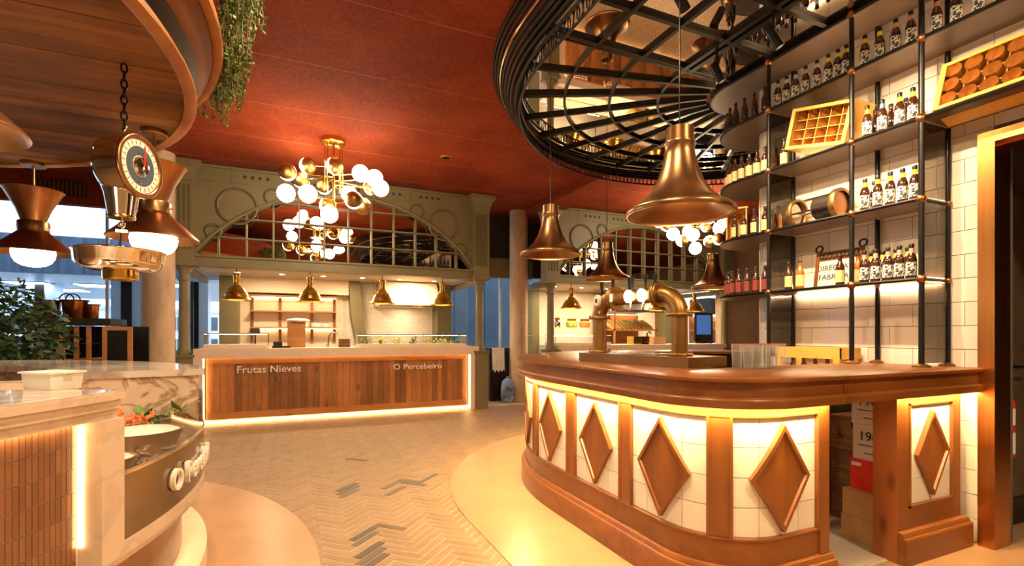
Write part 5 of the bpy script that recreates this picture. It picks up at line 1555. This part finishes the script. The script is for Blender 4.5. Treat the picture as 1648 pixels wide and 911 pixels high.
# ================================================================ WOODEN CANOPY
cn = thing('round_wooden_canopy', 'big round canopy of wooden planks above the fish counter', 'canopy', (IC.x, IC.y, 2.75))
RD = 2.34; w = 0.138; y = -RD
k = 0
while y < RD:
    ya, yb = y+0.002, min(y+w-0.002, RD-0.001)
    N = 8; pts = []
    def hx(q): return sqrt(max(RD*RD-q*q, 1e-4))
    right = [(hx(ya+(yb-ya)*i/N), ya+(yb-ya)*i/N) for i in range(N+1)]
    left = [(-xx, yy) for xx, yy in reversed(right)]
    # boards with a butt joint
    pj = random.uniform(-0.9, 1.2)
    zj = random.uniform(0,0.003)
    if max(p[0] for p in right) > abs(pj)+0.15:
        obj('plank', MB().prism([(IC.x+a,IC.y+b) for a,b in ([(pj+0.001,ya)]+right+[(pj+0.001,yb)])], 2.75+zj, 2.772), M['plank'], cn, smooth=False)
        obj('plank', MB().prism([(IC.x+a,IC.y+b) for a,b in ([(pj-0.001,yb)]+left+[(pj-0.001,ya)])], 2.75+random.uniform(0,0.003), 2.772), M['plank'], cn, smooth=False)
    else:
        obj('plank', MB().prism([(IC.x+a,IC.y+b) for a,b in right+left], 2.75+zj, 2.772), M['plank'], cn, smooth=False)
    y += w
C2 = Matrix.Translation((IC.x,IC.y,0))
obj('deck', MB().lathe([(0.0,2.775),(2.33,2.775),(2.33,2.80),(0.0,2.80)],72,C2,caps=False), M['dark'], cn)
obj('lower_rim', MB().lathe([(2.335,2.80),(2.335,2.735),(2.355,2.728),(2.385,2.728),(2.40,2.740),(2.40,2.755),(2.385,2.765),(2.375,2.80)],96,C2,caps=False), M['canopy_rim'], cn, ang=50)
obj('shadow_gap', MB().lathe([(2.36,2.80),(2.34,2.86),(2.40,2.90)],96,C2,caps=False), M['dark'], cn)
obj('fascia', MB().lathe([(2.40,2.90),(2.43,2.93),(2.485,3.03)],96,C2,caps=False), M['canopy_band'], cn)
obj('upper_rim', MB().lathe([(2.48,3.03),(2.505,3.02),(2.53,3.03),(2.535,3.06),(2.525,3.09),(2.50,3.10)],96,C2,caps=False), M['canopy_rim'], cn, ang=50)
obj('planter_drum', MB().lathe([(2.505,3.10),(2.505,3.55),(2.46,3.55),(2.46,3.15)],96,C2,caps=False), M['red'], cn)
for k in range(6):
    a = k*pi/3+0.4
    obj('hanger', MB().tube([(IC.x+1.6*cos(a),IC.y+1.6*sin(a),2.80),(IC.x+1.6*cos(a),IC.y+1.6*sin(a),ZC)],0.012,8), M['black'], cn)
# hanging plants
def hanging_plant(deg, n, lmin, lmax, spread, label, seed, zr=3.5):
    rnd = random.Random(seed)
    t = thing('hanging_fern', label, 'plant', fp(2.52, deg, zr), group='ferns trailing from the canopy')
    st = MB(); lv = MB()
    for k in range(n):
        a = deg + rnd.gauss(0, spread); l = rnd.uniform(lmin, lmax)
        ox = rnd.uniform(0.02, 0.22)
        pts = []
        for i in range(8):
            f = i/7
            r = 2.52 + ox*sin(min(1,f*1.6)*pi/2) + rnd.gauss(0,0.008)
            pts.append(Vector((*fp(r, a + rnd.gauss(0,0.12)), zr + 0.06*sin(f*pi) - l*f)))
        st.tube(pts, 0.003, 4)
        m = int(l*130)
        for q in range(m):
            f = rnd.uniform(0.05,1)*7; i = min(6,int(f)); p = pts[i].lerp(pts[i+1], f-i)
            d = Vector((rnd.gauss(0,1),rnd.gauss(0,1),rnd.gauss(-0.4,0.8))).normalized()
            s = d.cross(Vector((rnd.gauss(0,1),rnd.gauss(0,1),rnd.gauss(0,1)))).normalized()
            ll = rnd.uniform(0.015,0.036)
            lv.add([p, p+d*ll*0.5+s*ll*0.3, p+d*ll, p+d*ll*0.5-s*ll*0.3],[(0,1,2,3)])
    obj('stems', st, M['stem'], t)
    o = obj('fronds', lv, M['leaf'], t, smooth=False); o['kind'] = 'stuff'
def dg(px, py, r, z):
    # canopy angle for a point seen at px on the silhouette side
    best = None
    for k in range(-900, 900):
        a = k/10; x, y = fp(r, a); d = x*sin(TH)+y*cos(TH)
        if d < 0.3: continue
        u = (x*cos(TH)-y*sin(TH))/d; e = abs(824+797*u-px) + abs(539-797*(z-1.35)/d - py)*0.7
        if best is None or e < best[0]: best = (e, a)
    return best[1]
hanging_plant(3, 46, 0.25, 0.62, 2.6, 'dark trailing fern at the top edge of the photo beside the canopy', 3, 3.62)
hanging_plant(19, 60, 0.25, 0.52, 2.8, 'bright trailing fern in the middle of the canopy edge', 4, 3.44)
hanging_plant(27.5, 22, 0.15, 0.36, 1.8, 'short trailing fern at the far end of the canopy edge', 5, 3.32)
hanging_plant(12, 22, 0.15, 0.38, 2.0, 'short fern between the two long trailing ferns', 6, 3.55)

# ================================================================ HANGING SCALE
sx, sy = -0.79, 3.13
t = thing('hanging_scale', 'polished dial scale with round pan hanging on a black chain', 'scale', (sx, sy, 1.72))
z = 2.745; k = 0
chain = MB()
while z > 2.43:
    rz = pi/2*(k%2) + 0.4
    pts = []
    for q in range(12):
        a = 2*pi*q/12
        lx = 0.013*cos(a); lz = 0.026*sin(a)
        pts.append((sx+lx*cos(rz), sy+lx*sin(rz), z-0.028+lz))
    obj('chain_link', MB().tube(pts,0.0048,6,closed=True), M['black'], t)
    z -= 0.041; k += 1
obj('hook', MB().tube([(sx,sy,2.44),(sx+0.01,sy,2.42),(sx,sy,2.395),(sx-0.01,sy,2.41)],0.006,6), M['steel'], t)
az = radians(-22)      # direction the dial faces, in plan
dirf = Vector((cos(az), sin(az), 0))
zc = 2.215
cc = Vector((sx, sy, zc)) + dirf*0.02
fm = Matrix.Translation(cc) @ dirf.to_track_quat('Z','Y').to_matrix().to_4x4()
obj('drum', MB().lathe([(0.0,-0.09),(0.12,-0.09),(0.14,-0.08),(0.15,-0.05),(0.155,0.055)],40,fm,caps=False), M['steel'], t, ang=50)
dl_ = obj('dial', MB().lathe([(0.0,0.062),(0.135,0.062)],40,fm,caps=False), M['letter'], t)
obj('dial_bezel', MB().lathe([(0.155,0.050),(0.162,0.056),(0.162,0.068),(0.152,0.074),(0.140,0.070),(0.134,0.062)],40,fm,caps=False), M['copper'], t, ang=60)
obj('dial_ring', MB().lathe([(0.055,0.0632),(0.100,0.0632)],40,fm,caps=False), M['blue_wall'], dl_, label='blue printed band')
obj('hub', MB().lathe([(0.05,0.063),(0.045,0.075),(0.02,0.082),(0.0,0.083)],24,fm,caps=False), M['steel'], dl_)
obj('pointer', MB().box(-0.004,0.004,0.0,0.10,0.083,0.086,m=fm), M['fish_red'], dl_, smooth=False)
tk = MB()
for k in range(24):
    m6 = fm @ Matrix.Rotation(2*pi*k/24,4,'Z')
    tk.box(-0.0012,0.0012,0.108,0.128,0.0622,0.0635,m6)
obj('dial_ticks', tk, M['ink'], dl_, smooth=False)
S2 = Matrix.Translation((sx-0.01, sy, 0))
obj('funnel', MB().lathe([(0.055,1.95),(0.058,1.965),(0.075,2.07),(0.095,2.13)],28,S2,caps=False), M['steel'], t)
obj('neck_ring', MB().lathe([(0.0,1.945),(0.058,1.945),(0.060,1.955),(0.055,1.965)],28,S2,caps=False), M['gold'], t)
obj('swivel', MB().ball((sx-0.01,sy,1.915),0.016,12).tube([(sx-0.01,sy,1.95),(sx-0.01,sy,1.87)],0.006,6).box(sx-0.035,sx+0.015,sy-0.006,sy+0.006,1.875,1.888), M['steel'], t)
obj('pan_rod', MB().tube([(sx-0.01,sy,1.88),(sx-0.02,sy,1.76)],0.005,6), M['black'], t)
obj('pan_rod', MB().tube([(sx-0.01,sy,1.88),(sx-0.03,sy-0.02,1.66)],0.004,6), M['black'], t)
P2 = Matrix.Translation((sx-0.015, sy, 0))
obj('pan', MB().lathe([(0.0,1.678),(0.13,1.68),(0.17,1.695),(0.186,1.72),(0.190,1.768),(0.197,1.776),(0.190,1.781),(0.182,1.772),(0.178,1.722),(0.165,1.70),(0.0,1.69)],44,P2,caps=False), M['steel'], t, ang=60)
obj('pan_foot', MB().lathe([(0.0,1.63),(0.072,1.63),(0.075,1.64),(0.075,1.68)],28,P2,caps=False), M['gold'], t)
# ================================================================ HOURGLASS PENDANTS
hp = [(0.195,0.620),(0.185,0.612),(0.150,0.545),(0.110,0.465),(0.083,0.385),(0.080,0.365)]
hc = [(0.080,0.365),(0.098,0.365),(0.100,0.360),(0.100,0.292),(0.094,0.286)]
hl = [(0.094,0.286),(0.100,0.280),(0.262,0.124),(0.270,0.112),(0.264,0.108),(0.10,0.262)]
me1 = mesh('upper_cone', MB().lathe(hp,40,caps=False), M['copper']); me2 = mesh('collar', MB().lathe(hc,40,caps=False), M['copper_d']); me3 = mesh('lower_shade', MB().lathe(hl,40,caps=False), M['copper'])
gpr = [(0.135,0.135),(0.138,0.11),(0.130,0.07),(0.11,0.035),(0.075,0.01),(0.04,0.001),(0.0,0.0)]
me4 = mesh('opal_globe', MB().lathe(gpr,28,caps=False), M['glow_bulb'])
me5 = mesh('ceiling_rose', MB().lathe([(0.0,0.0),(0.075,0.0),(0.08,0.006),(0.078,0.03),(0.0,0.03)],24,caps=False), M['copper_d'])
me6 = mesh('screw', MB().ball((0.102,0,0.33),0.009,8).ball((-0.102,0,0.33),0.009,8), M['steel'])
def hour(x, y, zb, label):
    t = thing('hourglass_pendant', label, 'pendant lamp', (x,y,zb), group='hourglass copper pendants under the canopy')
    for n, m in (('upper_cone',me1),('collar',me2),('lower_shade',me3),('opal_globe',me4),('screw',me6)): inst(n, m, t)
    inst('ceiling_rose', me5, t, (0,0,2.718-zb))
    obj('stem', MB().tube([(0,0,0.36),(0,0,2.72-zb)],0.008,8), M['copper_d'], t, world=False)
    light('POINT','globe_lamp',(x,y,zb+0.03-0.06),8,(1,0.72,0.42),0.1,t)
p = atd(248, 411, 3.40); hour(p.x, p.y, 1.895, 'copper hourglass pendant with opal globe, right of the hanging scale')
p = atd(54, 428, 4.03); hour(p.x, p.y, 1.905, 'copper hourglass pendant with opal globe, left of the hanging scale')
p = atd(-130, 230, 1.64); hour(p.x, p.y, 1.945, 'copper hourglass pendant cut by the photo edge, nearest of the three')

# ================================================================ SERVICE KIOSK BEHIND THE ROUND COUNTER
ks = thing('service_kiosk', 'black service kiosk with wooden racks behind the round counter', 'kiosk', (-2.6, 7.6, 0))
ky = 7.55
xa, xb = aty(28,510,ky).x, aty(180,510,ky).x
obj('top_slab', MB().box(xa,xb,ky-0.05,ky+0.6,1.47,1.55), M['dark'], ks, smooth=False)
obj('back_board', MB().box(xa,xb+0.25,ky+0.55,ky+0.6,0.0,1.46), M['black'], ks, smooth=False)
for px in (100,122,142):
    x = aty(px,560,ky).x
    obj('rack_post', MB().box(x-0.02,x+0.02,ky,ky+0.04,0.0,1.45), M['pine_h'], ks, smooth=False)
for zz in (0.55,0.72,0.89,1.06,1.25):
    obj('rack_shelf', MB().box(aty(100,560,ky).x,aty(160,560,ky).x,ky+0.01,ky+0.5,zz-0.012,zz), M['pine_h'] if zz < 1.2 else M['steel'], ks, smooth=False)
for px0, px1, lab in ((62,99,'pink-lit framed dark board under the kiosk slab behind the plant'),(165,213,'framed dark board standing right of the kiosk racks')):
    x0, x1 = aty(px0,560,ky-0.1).x, aty(px1,560,ky-0.1).x
    zt = aty(px1, 526, ky-0.1).z
    t = thing('framed_board', lab, 'board', ((x0+x1)/2, ky-0.1, 0.0))
    obj('panel', MB().box(x0+0.03,x1-0.03,ky-0.10,ky-0.08,0.06,zt-0.04), M['black'], t, smooth=False)
    for q in ((x0,x0+0.045,0.0,zt),(x1-0.045,x1,0.0,zt),(x0+0.045,x1-0.045,zt-0.045,zt),(x0+0.045,x1-0.045,0.03,0.075)):
        obj('frame_bar', MB().box(q[0],q[1],ky-0.115,ky-0.075,q[2],q[3]), M['pine_h'], t, smooth=False)
def pot(px0, px1, py, zb, h, label, handle):
    x0, x1 = aty(px0,py,ky+0.2).x, aty(px1,py,ky+0.2).x
    r = (x1-x0)/2; x = (x0+x1)/2
    t = thing('copper_pot', label, 'pot', (x,ky+0.25,zb))
    obj('body', MB().lathe([(0.0,0.0),(r*0.78,0.0),(r*0.84,0.01),(r*0.96,h*0.9),(r*1.04,h),(r*0.93,h),(r*0.8,0.02),(0.0,0.02)],28,caps=False), M['copperpot'], t, world=False)
    obj('rim', MB().tube([(r*1.04*cos(a),r*1.04*sin(a),h) for a in [2*pi*i/24 for i in range(24)]],0.008,6,closed=True), M['dark'], t, world=False)
    if handle:
        for q in (0.0,0.06):
            obj('handle', MB().tube([(-r*0.55+0.07*cos(a)+q,-r*0.2,h+0.07*sin(a)+0.01) for a in [pi*i/10 for i in range(11)]],0.008,6), M['black'], t, world=False)
pot(48,96,500,1.5505,0.215,'copper pot behind the plant on the kiosk slab',False)
pot(96,140,500,1.5505,0.225,'copper pot with two ring handles on the kiosk slab',True)
pot(134,158,505,1.5505,0.175,'smallest copper pot at the right end of the kiosk slab',False)
# big plant
t = thing('potted_plant', 'bushy dark green plant behind the round counter at the left edge', 'plant', (-2.95, 6.2, 0))
rnd = random.Random(11)
pc = aty(14,540,6.2)
t.location = (pc.x, 6.2, 0)
obj('pot', MB().lathe([(0.0,0.0),(0.20,0.0),(0.26,0.45),(0.24,0.45),(0.22,0.40),(0.0,0.40)],24,caps=False), M['dish'], t, world=False)
for k in range(5):
    obj('stem', MB().tube([(0.05*cos(k),0.05*sin(k),0.40),(0.12*cos(k*1.3),0.12*sin(k*1.3),0.9),(0.25*cos(k*1.3),0.25*sin(k*1.3),1.5)],0.012,6), M['stem'], t, world=False)
lv = MB()
for k in range(2300):
    while True:
        p = Vector((rnd.uniform(-1,1),rnd.uniform(-1,1),rnd.uniform(-1,1)))
        if p.length < 1: break
    p = Vector((p.x*0.46,p.y*0.42,1.28+p.z*0.58))
    d = Vector((rnd.gauss(0,1),rnd.gauss(0,1),rnd.gauss(0,0.7))).normalized(); s = d.cross(Vector((rnd.gauss(0,1),rnd.gauss(0,1),1))).normalized()
    l = rnd.uniform(0.06,0.11)
    lv.add([p,p+d*l*0.5+s*l*0.24,p+d*l,p+d*l*0.5-s*l*0.24],[(0,1,2,3)])
o = obj('foliage', lv, M['leaf_d'], t, smooth=False, world=False); o['kind'] = 'stuff'

# ================================================================ GLAZING AND THE WORLD OUTSIDE
wy = 10.0
def window(n, x0, x1, z1, y, mull, lab):
    w = struct('window_%d' % n, MB().box(x0,x1,y-0.02,y+0.02,0.0,0.08), M['blue_wall'], label=lab)
    obj('pane', MB().box(x0,x1,y-0.004,y+0.004,0.08,z1), M['glass_win'], w, smooth=False)
    for x in mull: obj('mullion', MB().box(x-0.02,x+0.02,y-0.03,y+0.03,0.08,z1), M['canopy_out'], w, smooth=False)
    return w
window(1, -9.0, -1.55, 3.40, 9.97, (-8.0,-6.0,-4.4,aty(173,400,9.97).x), 'tall shop window left of the first stall')
window(2, 3.30, 4.75, 2.56, 9.65, (3.55, 4.0), 'glazed passage between the stalls')
struct('wall_window_end', MB().box(-12, -9.0, 9.9, 10.05, 0, 3.4), M['room'])
# outside: covered walk with lit soffit, pillars, far buildings
struct('trim_3', MB().box(-14, 1, 12.0, 12.25, 2.52, 3.22), M['stained'], label='weathered blue fascia of the covered walk outside')
wk = struct('exterior_canopy', MB().box(-14, 1, 12.25, 22.0, 2.62, 2.75), M['canopy_out'], label='pale soffit of the covered walk outside')
k = 0
for px, py in ((48,455),(158,459),(300,459),(110,466),(20,470)):
    p = atz(px, py, 2.62)
    if not (12.4 < p.y < 21.5): p = Vector((p.x, min(max(p.y,12.6),21.4), 2.62))
    d = thing('walkway_light', f'flat white light panel in the outdoor soffit, {ORD[k]} of five', 'light', (p.x,p.y,2.62), group='light panels in the outdoor soffit'); k += 1
    obj('frame', MB().box(p.x-0.42,p.x+0.42,p.y-0.42,p.y+0.42,2.600,2.619), M['white'], d, smooth=False)
    obj('diffuser', MB().box(p.x-0.38,p.x+0.38,p.y-0.38,p.y+0.38,2.592,2.600), M['glow_white'], d, smooth=False)
for i,(px,w,lab) in enumerate(((73,0.55,'white outdoor pillar with dark stripe, left of the kiosk pots'),(211,0.62,'white outdoor pillar with dark stripe, left of the concrete column'),(318,0.50,'white outdoor pillar with dark stripe, seen beside the first stall'))):
    p = aty(px, 500, 14.0 if i else 16.0)
    t = thing('outdoor_pillar', lab, 'pillar', (p.x,p.y,0))
    obj('cladding', MB().box(p.x-w/2,p.x+w/2,p.y-0.25,p.y+0.25,0,2.62), M['canopy_out'], t, smooth=False)
    obj('dark_stripe', MB().box(p.x-w*0.2,p.x+w*0.12,p.y-0.27,p.y-0.25,0.75,2.60), M['black'], t, smooth=False)
    obj('base', MB().box(p.x-w/2-0.02,p.x+w/2+0.02,p.y-0.28,p.y+0.28,0,0.75), M['blue_wall'], t, smooth=False)
pv = struct('pavement', MB().box(-16, 6, 10.1, 40, -0.02, 0.005), M['pave'])
# low far block with windows
def far_block(x0, x1, y, h, lab):
    t = thing('far_building', lab, 'building', ((x0+x1)/2,y,0))
    obj('wall', MB().box(x0,x1,y,y+3,0,h), M['white'], t, smooth=False)
    obj('roof_edge', MB().box(x0-0.1,x1+0.1,y-0.1,y+3,h,h+0.15), M['canopy_out'], t, smooth=False)
    n = int((x1-x0)/1.3)
    for i in range(n):
        for zz in (0.5,1.55):
            xx = x0+0.3+i*1.3
            wn_ = obj('window', MB().box(xx,xx+0.75,y-0.04,y,zz,zz+0.65), M['blue_wall'], t, smooth=False)
            obj('window_bar', MB().box(xx+0.36,xx+0.39,y-0.05,y-0.04,zz,zz+0.65), M['white'], wn_, smooth=False)
far_block(-15,-7.6,30,2.6,'low white building far beyond the walk, left of the concrete column')
far_block(-7.0,0.5,28,2.4,'low white building far beyond the walk, beside the first stall')
for px0,px1,y,lab in ((188,206,12.9,'clipped green hedge outside, left of the concrete column'),(280,335,12.8,'clipped green hedge outside, between concrete column and first stall')):
    x0, x1 = aty(px0,560,y).x, aty(px1,560,y).x
    t = thing('planter_hedge', lab, 'hedge', ((x0+x1)/2,y,0))
    obj('planter', MB().box(x0,x1,y-0.25,y+0.25,0.006,0.55), M['dark'], t, smooth=False)
    lv = MB(); rnd = random.Random(px0)
    for k in range(500):
        p = Vector((rnd.uniform(x0,x1),rnd.uniform(y-0.28,y+0.28),rnd.uniform(0.5,1.0)))
        d = Vector((rnd.gauss(0,1),rnd.gauss(0,1),rnd.gauss(0.3,0.8))).normalized(); s = d.cross(Vector((0.3,1,0.1))).normalized()
        l = rnd.uniform(0.07,0.13)
        lv.add([p,p+d*l*0.5+s*l*0.28,p+d*l,p+d*l*0.5-s*l*0.28],[(0,1,2,3)])
    o = obj('foliage', lv, M['leaf_d'], t, smooth=False); o['kind'] = 'stuff'
# blue clad wall outside behind the passage and the first stall end
ow = struct('exterior_wall', MB().box(2.4, 9, 14.0, 14.2, 0, 4.5), M['blue_wall'], label='blue grey outer wall beyond the glass')
for i in range(7):
    obj('panel', MB().box(2.45+i*0.95,3.38+i*0.95,13.97,14.0,0.02,4.4), M['blue_wall'], ow, smooth=False)
struct('exterior_frame', MB().box(2.85, 3.15, 10.55, 10.75, 0, 2.45), M['olive'], label='olive post at the end of the first stall')
# passage things
t = thing('waste_cabinet', 'dark cabinet with a white cloth beside the concrete column', 'cabinet', (4.0,9.45,0))
xa, xb = aty(787,600,9.4).x, aty(818,600,9.4).x
obj('carcass', MB().box(xa,xb,9.35,9.62,0.007,1.05), M['dark'], t, smooth=False)
obj('door', MB().box(xa+0.02,xb-0.02,9.335,9.35,0.06,0.98), M['black'], t, smooth=False)
obj('top', MB().box(xa-0.01,xb+0.01,9.33,9.63,1.05,1.08), M['dark'], t, smooth=False)
cm = MB(); vs = []; fs = []
N = 10
for i in range(N+1):
    x = xa+0.03+(xb-xa-0.06)*0.75*i/N
    wv = 0.012*sin(i*1.9)
    vs += [(x,9.45,1.083),(x,9.322,1.085),(x,9.315+wv,0.95),(x+0.01,9.312+wv*1.3,0.62+0.04*sin(i*2.3))]
for i in range(N):
    for j in range(3): fs.append((i*4+j,(i+1)*4+j,(i+1)*4+j+1,i*4+j+1))
solo('draped_cloth', cm.add(vs,fs), M['cloth'], 'white cloth draped over the dark cabinet beside the column', 'cloth')
x = aty(816,630,9.15).x
bgm = MB().lathe([(0.0,0.0),(0.15,0.005),(0.19,0.10),(0.185,0.28),(0.15,0.42),(0.07,0.47),(0.03,0.49),(0.05,0.52),(0.0,0.52)],16,Matrix.Translation((x,9.12,0.001))@Matrix.Diagonal((0.75,0.7,1,1)),caps=False)
solo('filled_bag', bgm, M['bag'], 'blue and white filled bag on the floor at the foot of the column', 'bag')

# ================================================================ GENERAL LIGHT
def downlight(x, y, e, nm):  # out-of-view ceiling fittings, added for ambient and front fill light
    t = thing('added_fill_downlight', nm, 'downlight', (x,y,ZC))
    obj('trim_ring', MB().lathe([(0.14,-0.012),(0.17,-0.012),(0.18,0.0)],24,caps=False), M['brass'], t, world=False)
    obj('lens', MB().lathe([(0.0,-0.004),(0.14,-0.004)],24,caps=False), M['glow_down'], t, world=False)
    light('AREA','added_fill_lamp',(x,y,ZC-0.02),e,AMB,0.28,t)
downlight(0.4,1.2,70,'added unseen fill downlight in the ceiling above the photographer')
downlight(0.6,3.4,55,'added unseen fill downlight in the ceiling between fish counter and bar')
downlight(2.6,-0.6,100,'added unseen fill downlight in the ceiling in front of the bar')
downlight(-2.0,-1.2,60,'added unseen fill downlight in the ceiling behind the fish counter')
for a in (20, 200, 320):
    x, y = fp(1.3, a)
    t = thing('canopy_downlight', f'small downlight in the wooden canopy over the fish counter ({["far","left","near"][[20,200,320].index(a)]} side)', 'downlight', (x,y,2.75))
    obj('trim_ring', MB().lathe([(0.04,-0.010),(0.055,-0.010),(0.06,0.0)],16,caps=False), M['brass'], t, world=False)
    obj('lens', MB().lathe([(0.0,-0.004),(0.04,-0.004)],16,caps=False), M['glow_down'], t, world=False)
    light('SPOT','canopy_lamp',(x,y,2.735),35,(1,0.72,0.42),0.04,t,(x,y,0),110,0.8)
